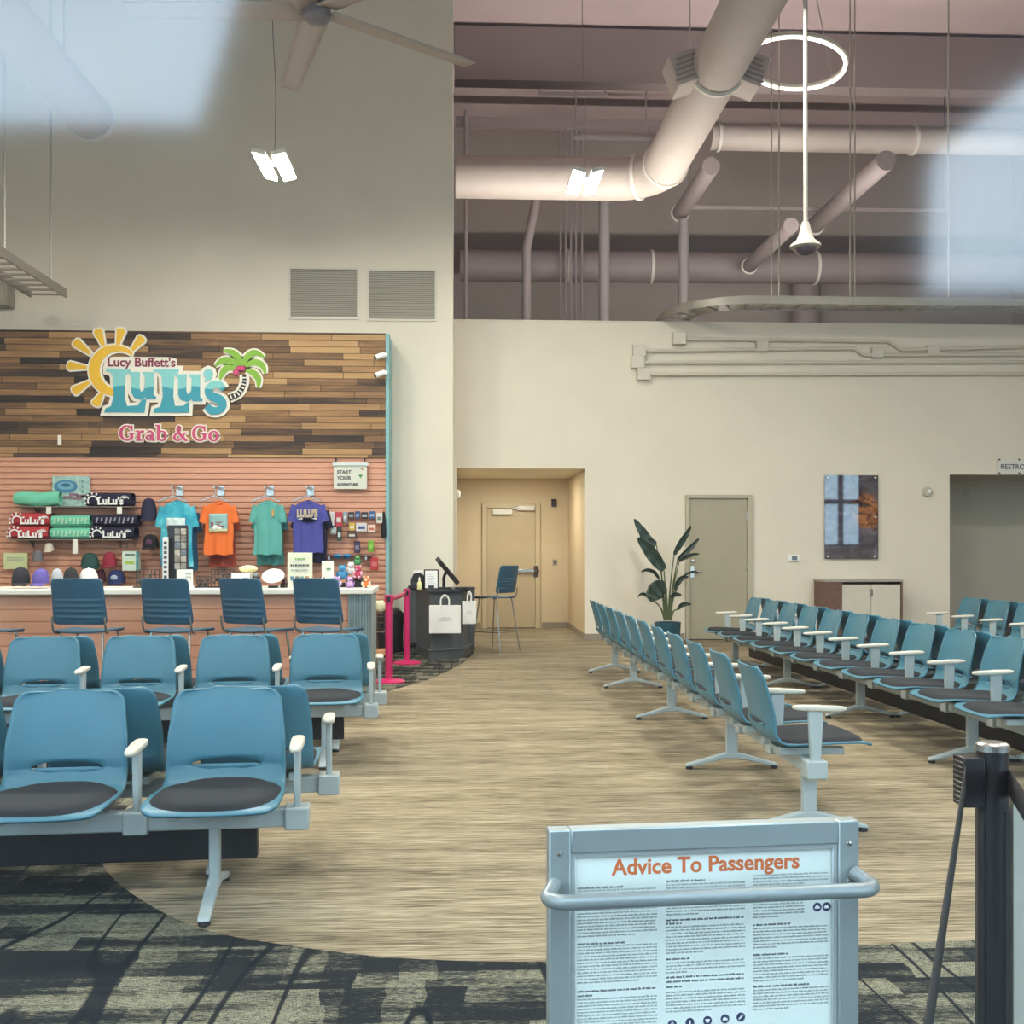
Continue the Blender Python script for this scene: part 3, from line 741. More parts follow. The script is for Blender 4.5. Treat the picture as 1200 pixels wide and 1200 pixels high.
trunk = [(996, 318), (994, 366), (968, 418), (916, 444)]
SM = [S(*p) for p in []]
def SP_(poly): return [S(x, y) for x, y in poly]
PX = KS/4.615
bk = MB(); D = .030
UO = lambda u: [p for i_, p in enumerate(u) if i_ not in (2, 3, 4, 5, 6, 7)]
for i_, pl_ in enumerate((L1, UO(U1), L2, UO(U2), AP)): bk.prism(offset_poly(SP_(pl_), 18*PX), 0, D-.0008*i_, WALL)
sm = [tuple(p)[:2] for p in smooth_path([(x, y, 0) for x, y in SP], 4)]; sw = [interp(list(zip(range(len(SW)), SW)), i/4) for i in range(len(sm))]
for q_, (xa, ya) in enumerate(((392, 304), (640, 314))): bk.prism(SP_([(xa, ya), (xa+112, ya), (xa+112, ya+140), (xa, ya+140)]), 0, D-.007-.001*q_, WALL)
bk.ribbon(SP_(sm), [(w+32)*PX for w in sw], 0, D-.005, WALL)
for b, e in [(r[1], r[2]) for r in rays]: bk.prism(offset_poly(SP_(ray_poly(b, e, 8, 23)), 9*PX), 0, D*.9, WALL)
bk.prism(SP_([(250, 236), (300, 226), (600, 226), (634, 236), (634, 300), (250, 300)]), 0, D*.95, WALL)
arc_o = circ(300, 300, 138, 40, math.radians(35), math.radians(325)); 
def arc(r0, r1, a0, a1, cx_, cy_, shift, n=36):
    out = []; inn = []
    for i in range(n+1):
        a = a0+(a1-a0)*i/n; out.append((cx_+r1*math.cos(a), cy_+r1*math.sin(a))); inn.append((cx_+shift+r0*math.cos(a), cy_+r0*math.sin(a)))
    return out, inn
def band(mb, r0, r1, a0, a1, cx_, cy_, shift, z0, z1, n=36):
    o_, i_ = arc(r0, r1, a0, a1, cx_, cy_, shift, n)
    for j in range(n): mb.prism(SP_([o_[j], o_[j+1], i_[j+1], i_[j]]), z0, z1, WALL)
A0, A1 = math.radians(70), math.radians(312)
band(bk, 94, 146, math.radians(66), math.radians(316), 306, 300, 26, 0, D*.92)
for lf in leaves:
    q = [tuple(p)[:2] for p in smooth_path([(x, y, 0) for x, y in lf], 5)]; N = len(q)
    bk.ribbon(SP_(q), [(26+30*math.sin(PI*(.12+.88*i/(N-1))))*PX for i in range(N)], 0, D*.85, WALL)
tr = [tuple(p)[:2] for p in smooth_path([(x, y, 0) for x, y in trunk], 6)]
bk.ribbon(SP_(tr), 52*PX, 0, D*.8, WALL)
bk.build('sign_backing', M_SB, t, smooth=0)
su = MB(); E = D + .006
for b, e in [(r[1], r[2]) for r in rays]: su.prism(SP_(ray_poly(b, e, 8, 23)), D*.9, E, WALL)
band(su, 104, 137, A0, A1, 306, 300, 24, D*.9, E)
su.build('sun', M_SUN, t, smooth=0)
for nm, pl_ in (('letter', L1), ('letter', U1), ('letter', L2), ('letter', U2), ('letter', AP)):
    MB().prism(SP_(pl_), D, D+.012, WALL).build(nm, M_AQ, t, smooth=0)
MB().ribbon(SP_(sm), [w*PX for w in sw], D, D+.012, WALL).build('letter', M_AQ, t, smooth=0)
tw = text_width('Lucy Buffett\'s', 1)
u0, v0 = S(266, 277); u1, _ = S(622, 277)
text_mb("Lucy Buffett's", (u1-u0)/tw, .003, .004, 'LEFT', M=WALL @ Matrix.Translation((u0, v0, D+.003))).build('name_lettering', M_MAR, t)
gl = MB()
for lf in leaves:
    q = [tuple(p)[:2] for p in smooth_path([(x, y, 0) for x, y in lf], 5)]; N = len(q)
    gl.ribbon(SP_(q), [(6+30*math.sin(PI*(.08+.90*i/(N-1))))*PX for i in range(N)], D*.85, E, WALL)
gl.build('palm_leaves', M_GRN, t, smooth=0)
tk = MB().ribbon(SP_(tr), [(18+i*.9)*PX for i in range(len(tr))], D*.8, E, WALL).build('palm_trunk', M_BLK, t, smooth=0)
tick = MB()
for i in range(2, len(tr)-1, 2):
    p, q = Vector(tr[i]), Vector(tr[i+1]); d = (q-p).normalized(); n_ = Vector((-d.y, d.x)); c = (p+q)/2
    tick.ribbon(SP_([tuple(c+n_*11), tuple(c-n_*11)]), 7*PX, E, E+.002, WALL)
tick.build('trunk_rings', M_SB, tk, smooth=0)
cc = MB()
for x, y, r in ((952, 306, 17), (986, 284, 16), (966, 284, 14)): u, v = S(x, y); cc.ell((u, v, E), (r*PX, r*PX, .012), 14, 8, WALL)
cc.build('coconuts', M_PNK, t)
# lower lettering
c2 = wp(199, 517, YSN); t = thing('grab_and_go_lettering', 'pink white-edged lettering under the sun and palm sign', 'sign', (c2.x, YSN, c2.z))
def ring(cx_, cy_, rx, ry, thin, thick, a0=.5, a1=359.5, n=30):
    A = [math.radians(a0+(a1-a0)*q/n) for q in range(n+1)]
    return [(cx_+rx*math.cos(x), cy_+ry*math.sin(x)) for x in A], [thin+(thick-thin)*abs(math.cos(x))**1.3 for x in A]
def curve(pts, ws): 
    q = smooth_path([(x, y, 0) for x, y in pts], 5); m = len(pts)-1
    return [(p.x, p.y) for p in q], [interp(list(zip(range(m+1), ws)), k_/5) for k_ in range(len(q))]
def bar(x0, x1, y0, y1): return [(x0, (y0+y1)/2), (x1, (y0+y1)/2)], [y1-y0]*2
GL = {'G': (.74, [ring(.33, .36, .27, .33, .06, .15, 42, 335), bar(.48, .62, .06, .34), bar(.41, .69, .31, .37), bar(.52, .59, .46, .70)]),
      'r': (.43, [bar(.07, .20, .02, .46), bar(.0, .29, .0, .055), bar(.0, .14, .43, .49), curve([(.19, .34), (.27, .44), (.37, .42)], [.07, .10, .12])]),
      'a': (.46, [ring(.17, .15, .11, .115, .05, .11), bar(.26, .38, .04, .36), bar(.30, .44, .0, .06), curve([(.08, .36), (.18, .455), (.29, .42), (.32, .32)], [.11, .065, .09, .12])]),
      'b': (.54, [bar(.07, .20, .02, .74), bar(.0, .15, .69, .75), ring(.29, .24, .16, .22, .06, .13)]),
      '&': (.74, [curve([(.66, .03), (.46, .22), (.29, .45), (.25, .58), (.33, .69), (.41, .60)], [.12, .13, .13, .08, .06, .08]), curve([(.41, .60), (.33, .43), (.15, .28), (.12, .12), (.25, .03), (.40, .07)], [.08, .07, .09, .13, .06, .06]), curve([(.40, .07), (.50, .18), (.58, .36)], [.06, .06, .06]), bar(.48, .70, .35, .40), bar(.58, .74, .0, .05)]),
      'o': (.48, [ring(.23, .24, .175, .22, .06, .14)]), ' ': (.20, [])}
tot = sum(GL[ch][0] for ch in 'Grab & Go'); sg = (257-142)*KS/tot
bk1 = MB(); xx = -tot/2
for ch in 'Grab & Go':
    lt = MB()
    for p_, w_s in GL[ch][1]:
        q = [((xx+x)*sg, y*sg) for x, y in p_]; w_m = [w_*sg for w_ in w_s]
        zz = .0007*len(lt.f)/60; lt.ribbon(q, w_m, .014, .022+zz, WALL)
        d0 = (Vector(q[1])-Vector(q[0])).normalized()*.016; d1 = (Vector(q[-1])-Vector(q[-2])).normalized()*.016
        bk1.ribbon([tuple(Vector(q[0])-d0)]+q[1:-1]+[tuple(Vector(q[-1])+d1)], [w_+.036 for w_ in w_m], 0, .0138-.00004*(len(bk1.f) % 97), WALL)
    if lt.v: lt.build('letter', M_PNK, t, smooth=0)
    xx += GL[ch][0]
bk1.build('letter_backing', M_SB, t, smooth=0)

# ------------------------------------------------------------------ counter
YC0, YC1 = 9.55, 10.25
xr_ = at(437, 693, YC0).x; zc1 = at(300, 690, YC0).z; xl = WL + .4
t = thing('shop_counter', 'long salmon shop counter with white top behind the bar stools', 'counter', ((xr_-3), (YC0+YC1)/2, 0))
ox = xr_-3; oy = (YC0+YC1)/2; dy = (YC1-YC0)/2
MB().bx(xl-ox, 3, -dy, dy, zc1-.05, zc1).build('countertop', mat('white counter stone', '#d9d5c8', .35), t, bevel=.006)
pf = []; z = .02
while z + .107 < zc1-.05: pf += [(-dy+.08, z), (-dy+.08, z+.098), (-dy+.09, z+.099), (-dy+.09, z+.107)]; z += .107
pf += [(-dy+.08, z), (-dy+.08, zc1-.05), (dy-.03, zc1-.05), (dy-.03, .02)]
n_ = len(pf); mb = MB(); mb.add([(xl-ox+.05, y, z) for y, z in pf] + [(2.86, y, z) for y, z in pf], [(i, (i+1) % n_, n_+(i+1) % n_, n_+i) for i in range(n_)] + [tuple(range(n_)), tuple(range(n_, 2*n_))])
mb.build('counter_front', M_SALM, t, smooth=0)
cp = MB(); 
poly = []
for i in range(17): poly.append((2.78 + .20*i/16, -dy+.05 + (.010 if i % 2 else 0)))
poly += [(2.98, dy-.05), (2.78, dy-.05)]
cp.prism(poly, 0.0, zc1-.05); cp.build('corrugated_end_post', mat('weathered zinc', '#8fa0a2', .45, .4, var=.15), t, smooth=0)
YI = YC0 + .12; KI = ppm(300, YI)
def ip(px, py, Y=None): return at(px, py, YI if Y is None else Y)

# ------------------------------------------------------------------ goods
def cl(name, c, **k): return mat(name, c, .85, bump=.3, bscale=250, **k)
F_MINT = cl('mint towelling', '#6fc3a4'); F_RED = cl('red towelling', '#b3373c'); F_NAVY = cl('navy towelling', '#1d1d36'); F_WHT = cl('white towelling', '#e6e2da')
def shelf(px0, px1, py, label):
    a, b = wp(px0, py), wp(px1, py); w = b.x-a.x; D_ = .28
    t = thing('wall_shelf', label, 'shelf', ((a.x+b.x)/2, YW-.002, a.z))
    MB().bx(-w/2, w/2, -D_, 0, -.018, 0).build('shelf_board', mat('grey steel shelf', '#73675c', .4, .4), t, bevel=.003)
    for s in (-1, 1): MB().prism([(0, -.02), (-.22, -.02), (0, -.12)], -.008, .008, Matrix.Translation((s*w*.36, 0, 0)) @ Matrix(((0, 0, 1, 0), (1, 0, 0, 0), (0, 1, 0, 0), (0, 0, 0, 1)))).build('bracket', M_CHR, t)
    return a.z
zs1 = shelf(28, 162, 594, 'upper metal shelf on the salmon slat wall holding the mint towel roll')
zs2 = shelf(20, 162, 632, 'lower metal shelf on the salmon slat wall holding the stacked towels')
def towel(px0, px1, z, h, m, label, print_m=None, sun=False, dy=0., roll=False):
    a, b = wp(px0, 600), wp(px1, 600); w = b.x-a.x; d = .16 if roll else .24
    if roll: dy = -.07
    t = thing('rolled_towel' if roll else 'folded_towel', label, 'towel', ((a.x+b.x)/2, YW-.15+dy, z), 0, 'beach towels on the wall shelves')
    mb = MB(); rr = .5
    def fn(u, v):
        an = 2*PI*v; c, s = math.cos(an), math.sin(an); e = 2.0 if roll else 3.2; kk = (abs(c)**e+abs(s)**e)**(-1/e)
        x = (u-.5)*w; pin = 1-.06*abs(2*u-1)**4
        if roll: pin = 1 - .25*(1-min(1, abs(u-.45)/.5)) *0 - .35*max(0, (.2-u)/.2)**2 + .12*math.sin(u*17+1)*.3 + .05*math.sin(v*40+u*9)
        return Vector((x, d/2*c*kk*pin, h/2 + h/2*s*kk*pin + (.0 if not roll else .01*math.sin(u*9))))
    mb.grid(fn, 15, 25); mb.build('towel', m, t, smooth=60) if False else None
    o = mb.build('folded_cloth' if not roll else 'rolled_cloth', m, t, smooth=60)
    # folds at the front
    if not roll:
        fo_ = MB()
        for q in (.28, .55): fo_.tube([(-w*.49, -d/2-.001, h*q), (0, -d/2-.003, h*q-.004), (w*.49, -d/2-.001, h*q)], .006, 6)
        fo_.build('fold_edge', m, t)
    if print_m is not None:
        pm = MB(); Mp = Matrix.Translation((0, -d/2-.008, 0)) @ WALL
        if sun:
            cxx = -w*.33; cyy = h*.38
            pm.ribbon([(cxx+h*.34*math.cos(x), cyy+h*.34*math.sin(x)) for x in [PI*.05+PI*1.15*i/12 for i in range(13)]], h*.1, 0, .003, Mp)
            for i in range(6):
                x = PI*.15+PI*.95*i/5; pm.ribbon([(cxx+h*.46*math.cos(x), cyy+h*.46*math.sin(x)), (cxx+h*.62*math.cos(x), cyy+h*.62*math.sin(x))], [h*.09, h*.13], 0, .003, Mp)
            pm2 = text_mb("LuLu's", h*.72, .0015, h*.03, 'CENTER', M=Mp @ Matrix.Translation((w*.06, h*.14, .001))); pm.v and pm.add(pm2.v, pm2.f)
            for lf in ((-.5, .1), (-.2, .25), (.2, .25), (.5, .1)): pm.ribbon([(w*.37, h*.55), (w*.37+lf[0]*h*.35, h*.62+lf[1]*h*.5), (w*.37+lf[0]*h*.62, h*.5+lf[1]*h*.3)], [h*.05, h*.12, h*.03], 0, .003, Mp)
        else:
            for i in range(9): pm.ribbon([(-w*.4+w*.1*i, h*.3+.02*math.sin(i*2)), (-w*.37+w*.1*i, h*.75)], h*.12, 0, .003, Mp)
        pm.build('print', print_m, t, smooth=0)
    return t
K2 = K
towel(25, 78, zs1, 17*K, F_MINT, 'mint towel rolled up at the left end of the upper shelf', roll=True)
towel(108, 160, zs1, 16*K, F_NAVY, 'navy folded towel with white sun print at the right of the upper shelf', M_WHITE, True)
towel(20, 66, zs2, 15*K, F_RED, 'lower red folded towel with white sun print on the lower shelf', M_WHITE, True, -.03)
towel(22, 67, zs2+15.4*K, 15*K, F_RED, 'upper red folded towel with white sun print on the lower shelf', M_WHITE, True)
MINTP = mat('pale mint print', '#b5d9b9', .8)
towel(67.5, 112.5, zs2, 13.5*K, F_MINT, 'lower mint folded towel of the mint pair on the lower shelf', MINTP)
towel(68, 112.5, zs2+14.2*K, 13.5*K, F_MINT, 'upper mint folded towel of the mint pair on the lower shelf', MINTP)
towel(113, 164, zs2, 14.5*K, F_NAVY, 'lower navy folded towel with white sun print on the lower shelf', M_WHITE, True)
towel(116, 167, zs2+15*K, 13*K, F_NAVY, 'upper navy folded towel with grey shapes on the lower shelf', mat('grey print', '#9a98a5', .8))
def box_item(name, label, cat, px0, px1, py0, py1, m, Y=None, depth=.05, bev=.004, parts=(), group=None, onshelf=None, lean=0):
    """upright boxy good: parts are (part name, material, u0,u1,v0,v1) as fractions of the face"""
    Y = YI if Y is None else Y
    a, b = at(px0, py1, Y), at(px1, py0, Y); w = b.x-a.x; h = b.z-a.z; z = a.z if onshelf is None else onshelf
    t = thing(name, label, cat, ((a.x+b.x)/2, Y, z), 0, group)
    MB().bx(-w/2, w/2, 0, depth, 0, h).build('body', m, t, bevel=bev)
    for pn_, pm_, u0, u1, v0, v1 in parts:
        MB().bx(-w/2+u0*w, -w/2+u1*w, -.003, .002, v0*h, v1*h).build(pn_, pm_, t, smooth=0)
    return t, w, h
# framed beach print on the upper shelf
t, w, h = box_item('art_board', 'square beach art board leaning on the upper wall shelf', 'picture', 61, 105, 557, 593, mat('pale sea print', '#9fc0b8', .6, var=.3, vscale=14), YW-.07, .03, onshelf=zs1)
for i, (x, y, rx, ry, c) in enumerate(((-.22, .66, .42, .21, '#3f7d9c'), (-.22, .68, .30, .13, '#6fa6b8'), (-.22, .70, .16, .06, '#2c5f84'))):
    MB().lathe([(1, 0), (1, .002), (0, .002)], 28, M=Matrix.Translation((x*w*.6, -.001-.002*i, y*h)) @ WALL @ Matrix.Diagonal((rx*w*.75, ry*h, 1, 1))).build('painted_swirl', mat('swirl %d' % i, c, .6), t)
mb = MB()
for x, y in ((-.2, .25), (.05, .22), (.15, .3), (-.05, .35)): mb.bx(x*w, x*w+.12, -.004, -.001, y*h, y*h+.04)
mb.build('painted_strokes', mat('mauve print', '#8a6f7a', .6), t, smooth=0)
mb = MB()
for i in range(5): mb.bx(w*.28, w*.36, -.004, -.001, h*(.1+.17*i), h*(.2+.17*i))
mb.build('border_motif', mat('teal print', '#6f9f9a', .6), t, smooth=0)
# price tags below shelves
for px, py, lb in ((57, 598, 'left small white price tag below the upper shelf'), (140, 598, 'right small white price tag below the upper shelf'), (88, 645, 'white price tag on a clip below the mint towels')):
    t, w, h = box_item('price_tag', lb, 'tag', px-3, px+3, py-4 if py < 620 else py-13, py+4, mat('white card', '#e3dfd3', .6), YW-.29, .004, .001, group='price tags on the slat wall')
# tee shirts
def tee_mesh(w, h, seed):
    rr_ = random.Random(seed); ph = [rr_.uniform(0, 6) for _ in range(4)]; mb = MB()
    def half(v): return .5*w*interp([(0, .80), (.5, .77), (.78, .76), (.90, .70), (.96, .52), (1., .20)], v)
    def front(sgn):
        def fn(u, v):
            x = 2*u-1; hw_ = half(v); sl_ = 1-abs(x)**2.2
            fold = .012*math.sin(x*7+ph[0]+v*1.5)*(1-v)**.6 + .006*math.sin(x*15+ph[1]) * (1-v)
            zz = h*v - (.02*h*x*x if v > .9 else 0) - (.055*h*(1-abs(x)/.9)**1 if v > .985 and abs(x) < .9 and sgn > 0 else 0) + .008*math.sin(x*6+ph[2])*(1-v)
            return Vector((x*hw_ + .01*math.sin(v*8+ph[3])*(1-v), -sgn*(.035*sl_**.6) - fold - .02*(1-v), zz))
        return fn
    mb.grid(front(1), 25, 25); mb.grid(front(-1), 25, 25)
    for s in (-1, 1):
        def sl(u, v):
            an = 2*PI*u; A = Vector((s*w*.31, 0, h*.895)); B = Vector((s*w*.43, -.01, h*.59)); p = A.lerp(B, v)
            rw = .072*w/.63*(1.15-.1*v); d = (B-A).normalized(); n_ = Vector((d.z, 0, -d.x))
            return p + n_*rw*math.cos(an) + Vector((0, .03*math.sin(an), 0)) + Vector((0, .006*math.sin(v*9+ph[1]), 0))
        mb.grid(sl, 17, 8)
    return mb
def tee(px0, px1, pyt, pyb, m, label, Y, seed, printer=None):
    a, b = at(px0, pyb, Y), at(px1, pyt, Y); w = (b.x-a.x)*.90; h = b.z-a.z
    t = thing('tee_shirt', label, 'shirt', ((a.x+b.x)/2, Y, a.z), 0, 'tee shirts hanging on the slat wall')
    tee_mesh(w, h, seed).build('shirt_cloth', m, t, smooth=60)
    MB().tube([(w*.11*math.cos(x), -.035+.02*math.sin(x)*0, h*.975+.03*h*math.sin(x)*1.3) for x in [PI+PI*i/10 for i in range(11)]], .010, 6).build('collar', m, t)
    if printer: printer(t, w, h)
    return t
def rack(px, py, label):
    c = wp(px, py); t = thing('display_hook', label, 'hook', (c.x, YW-.004, c.z), 0, 'shirt hooks on the slat wall')
    MB().bx(-.05, .05, -.01, 0, -.07, .07).build('plate', M_CHR, t, bevel=.003); MB().bx(-.012, .012, -.42, -.01, .01, .045).build('arm', M_CHR, t, bevel=.003)
    MB().tube([(0, -.36, .06), (0, -.36, -.02), (0, -.36, -.09)], .006, 6).tube([(-.19, -.36, -.16), (0, -.36, -.085), (.19, -.36, -.16)], .010, 6).build('hanger', M_CHR, t)
def p_tie(t, w, h):
    MB().grid(lambda u, v: Vector(((u-.5)*w*.46, -.075+.02*abs(u-.5), h*(.56+.17*v))), 7, 5).build('print', mat('white wave print', '#cfe0de', .8, var=.15, vscale=20), t, solid=.003)
    MB().grid(lambda u, v: Vector(((u-.5)*w*.46, -.079+.02*abs(u-.5), h*(.56+.05*v))), 7, 3).build('print_band', mat('grey shore print', '#8d8f92', .8, var=.4, vscale=30), t, solid=.003)
def p_or(t, w, h):
    MB().grid(lambda u, v: Vector(((u-.5)*w*.50, -.072+.02*abs(u-.5), h*(.42+.34*v))), 7, 7).build('print', mat('pale blue scene print', '#8fb8b4', .8), t, solid=.003)
    mb = MB()
    for x, y, a_, b_ in ((-.16, .56, .03, .09), (-.02, .55, .05, .03), (.08, .53, .08, .02), (.02, .60, .07, .015)): mb.bx(x*w-a_*w, x*w+a_*w, -.082, -.074, y*h-b_*h*.5, y*h+b_*h*.5)
    mb.build('print_figures', mat('dark magenta print', '#8a4552', .8), t, smooth=0)
    MB().grid(lambda u, v: Vector(((u-.5)*w*.50, -.076+.02*abs(u-.5), h*(.42+.06*v))), 7, 3).build('print_shore', mat('sand print', '#cfc39c', .8), t, solid=.003)
    mb = MB()
    for x, y in ((-.05, .52), (.03, .50), (-.1, .50)): mb.ell((x*w, -.078, y*h), (.03, .006, .03), 10, 6)
    mb.build('print_birds', M_WHITE, t)
def p_sea(t, w, h): MB().prism([(.13*w, .70*h), (.20*w, .70*h), (.19*w, .83*h), (.14*w, .81*h)], .066, .074, WALL).build('chest_print', mat('faded orange print', '#c49a5a', .8), t)
def p_pur(t, w, h):
    tw_ = text_width("LULU'S", 1)
    text_mb("LULU'S", w*.52/tw_, .002, .006, 'CENTER', M=Matrix.Translation((0, -.082, h*.68)) @ WALL @ Matrix.Diagonal((1, 1.5, 1, 1))).build('print', mat('tan print', '#b9a98f', .8), t)
    MB().prism([(-.27*w, .63*h), (.27*w, .63*h), (.22*w, .66*h), (.12*w, .645*h), (.03*w, .58*h), (-.02*w, .64*h), (-.08*w, .60*h), (-.14*w, .66*h)], .078, .084, WALL).build('print_wave', M_WHITE, t)
def tie_dye():
    m, n, b = newmat('turquoise tie dye'); b.inputs['Roughness'].default_value = .9
    tc = n('ShaderNodeTexCoord').outputs['Object']; nz = n('ShaderNodeTexNoise', {'Vector': tc, 'Scale': 7., 'Detail': 3.}).outputs['Fac']
    n.l.new(n.ramp(nz, [(.35, '#1f8fae'), (.6, '#4fb7c6'), (.75, '#7fd0d6')]), b.inputs['Base Color']); return m
Ysh = YW - .33
tee(181, 234, 586, 664, tie_dye(), 'turquoise tie dye tee shirt with white print on the slat wall', Ysh, 1, p_tie)
tee(196, 238, 594, 668, cl('deep blue cotton', '#1f5674'), 'dark blue tee shirt hanging behind the turquoise one', Ysh+.16, 2)
tee(233, 281, 587, 650, cl('orange cotton', '#e5702f'), 'orange tee shirt with beach picture on the slat wall', Ysh, 3, p_or)
tee(238, 283, 592, 664, cl('brick red cotton', '#8f3a2b'), 'brick red tee shirt hanging behind the orange one', Ysh+.16, 4)
tee(291, 337, 586, 650, cl('seafoam cotton', '#5ba69c'), 'seafoam tee shirt with small chest print on the slat wall', Ysh, 5, p_sea)
tee(294, 339, 592, 662, cl('deep seafoam cotton', '#3f8580'), 'darker seafoam tee shirt hanging behind the seafoam one', Ysh+.16, 6)
tee(336, 386, 586, 648, cl('purple cotton', '#474a94'), 'purple tee shirt with tan lettering on the slat wall', Ysh, 7, p_pur)
tee(340, 391, 592, 660, cl('midnight cotton', '#1a1c38'), 'midnight blue tee shirt hanging behind the purple one', Ysh+.16, 8)
for px, lb in ((211, 'turquoise'), (259, 'orange'), (317, 'seafoam'), (364, 'purple')): rack(px, 575, 'steel display hook holding the %s tee shirt' % lb)
# caps
def cap(px0, px1, py0, py1, c, label, Y, rz=0., patch=None, group='caps around the counter', cat='cap'):
    a, b = at(px0, py1, Y), at(px1, py0, Y); w = b.x-a.x; h = max(.06, b.z-a.z); m = cl('cap ' + c, c)
    t = thing('cap', label, cat, ((a.x+b.x)/2, Y, a.z if Y > 12 else zc1+.035), rz, group)
    mb = MB(); mb.lathe([(w*.5*math.cos(x)**.6 if x < PI/2-.01 else 0, h*(.08+.92*math.sin(x))) for x in [PI/2*i/9 for i in range(10)]], 22); mb.build('crown', m, t, smooth=60)
    MB().grid(lambda u, v: Vector(((u-.5)*w*.86*(1-.25*v*v), -w*.38-v*w*.40*(1-.9*(2*u-1)**2*.5), h*.10-.02*v-.06*w*(2*u-1)**2)), 11, 6).build('brim', m, t, solid=.008)
    MB().ell((0, 0, h), (.012, .012, .008), 8, 5).build('button', m, t)
    if Y > 12: MB().cyl((0, .02, h*.55), (0, YW-Y-.002, h*.55), .008, n=8).build('wall_peg', M_CHR, t)
    if patch: MB().ell((0, -w*.45, h*.45), (w*.2, w*.06, h*.2), 12, 7).build('patch', mat('patch '+patch, patch, .8), t)
    return t
cap(165, 184, 584, 611, '#23233f', 'dark navy cap on the slat wall above the black cap', YW-.2)
cap(167, 186, 626, 643, '#1b191c', 'black cap hanging left of the turquoise tee shirt', YW-.2, 0, '#5a3350')
cap(95, 116, 648, 666, '#1f4a44', 'dark green cap on the slat wall below the mint towels', YW-.2, .4)
cap(120, 137, 647, 665, '#8f2638', 'crimson cap on the slat wall beside the dark green cap', YW-.2, -.3)
cap(52, 63, 636, 646, '#cfc6b4', 'small cream cap on the slat wall below the red towels', YW-.2)
cap(38, 51, 645, 657, '#6d6a70', 'grey cap on the slat wall left of the cream cap', YW-.2, .3)
cap(14, 35, 671, 691, '#1c1c22', 'black cap at the left end of the counter', YI+.1, .2)
cap(38, 58, 673, 691, '#5a4d94', 'purple cap on the counter beside the black cap', YI+.1, -.1)
cap(60, 74, 673, 690, '#a8adb5', 'pale grey cap on the counter between the purple and black caps', YI+.3, .2)
cap(74, 92, 671, 690, '#1d1f20', 'black cap on the counter just right of the pale grey cap', YI+.1)
cap(93, 115, 672, 690, '#cdc6c4', 'white patterned cap on the counter behind the left stool', YI+.2, -.2)
cap(126, 147, 668, 684, '#23305e', 'royal blue cap with pale badge low on the slat wall', YW-.2, 0, '#9fb0bd')
cap(112, 124, 667, 683, '#4a1f2c', 'maroon cap low on the slat wall left of the royal blue cap', YW-.2)
# other goods
CREAM = mat('cream card', '#e5dfc3', .6); YG_ = mat('pale lime card', '#c9cf98', .6)
def scribbles(t, w, h, y0, n_, m, hh=.06, frac=(.15, .85), nm='writing'):
    mb = MB(); r_ = random.Random(hash(nm) % 7 + n_)
    for i in range(n_):
        x = frac[0]*w; v = h*(y0 - i*hh*1.9)
        while x < frac[1]*w:
            l = r_.uniform(.04, .12)*w; mb.bx(-w/2+x, -w/2+min(x+l, frac[1]*w), -.004, 0, v, v+hh*h); x += l + .03*w
    mb.build(nm, m, t, smooth=0)
t, w, h = box_item('notice_card', 'pale lime notice card on the slat wall above the left end of the counter', 'card', 4, 32, 648, 667, YG_, YW-.1, .01, .002); scribbles(t, w, h, .7, 3, M_INK, .05); MB().cyl((0, .008, h*.8), (0, .097, h*.8), .006, n=8).build('wall_peg', M_CHR, t)
t, w, h = box_item('gift_bag', 'small pale gift bag on the slat wall right of the crimson cap', 'bag', 143, 162, 646, 669, mat('pale bag paper', '#c5d6c4', .7), YW-.26, .12, parts=(('side_stripe', mat('teal bag side', '#3f8d92', .7), .86, 1.001, 0, 1),))
MB().bx(-.06, .06, -.006, 0, h*.80, h*.86).build('lettering', M_INKD, t); MB().bx(-.07, .05, -.006, 0, h*.35, h*.5).build('green_print', mat('lime print', '#a9bf4e', .7), t)
MB().tube([(-.06, .05, h*1.15), (-.05, .05, h*1.4), (.05, .05, h*1.4), (.06, .05, h*1.15)], .006, 6).build('handle', M_INKD, t); MB().cyl((0, .03, h*1.37), (0, .257, h*1.37), .008, n=8).build('wall_peg', M_CHR, t)
# postcard rack on the counter
t = thing('postcard_rack', 'tall black rack of grey photo cards on the counter before the turquoise shirt', 'rack', (ip(203, 690).x, YI+.14, zc1))
a, b = ip(191, 690), ip(215, 615); w = b.x-a.x; h = b.z-zc1
MB().bx(-w/2, w/2, 0, .04, 0, h).build('board', M_BLACKP, t, bevel=.004)
for c_ in range(2):
    for r_ in range(6):
        MB().bx(-w*.12+c_*w*.30, w*.14+c_*w*.30, -.01, 0, h*(.30+.11*r_), h*(.395+.11*r_)).build('photo_card', mat('photo card %d' % ((r_+c_) % 4), ('#9a9488', '#7f766c', '#b1a493', '#6d7478')[(r_+c_) % 4], .5, var=.35, vscale=30), t, smooth=0)
MB().bx(-.12, .12, -.03, .08, 0, .012).build('foot', M_BLACKP, t)
t, w, h = box_item('banner_sign', 'narrow white vertical banner sign standing on the counter beside the postcard rack', 'sign', 190.5, 197, 630, 690, mat('white acrylic', '#d9d5ce', .5), YI+.05, .012, .002, onshelf=zc1)
mb = MB()
for i in range(9): mb.bx(-w*.28, w*.28, -.003, 0, h*(.10+.095*i), h*(.155+.095*i))
mb.build('vertical_writing', M_INKD, t, smooth=0)
t, w, h = box_item('price_card', 'white card with small print on the counter right of the postcard rack', 'card', 207, 226, 668, 690, mat('white card', '#e3dfd3', .6), YI+.05, .006, .001, onshelf=zc1); scribbles(t, w, h, .72, 2, M_INK, .10, (.55, .9))
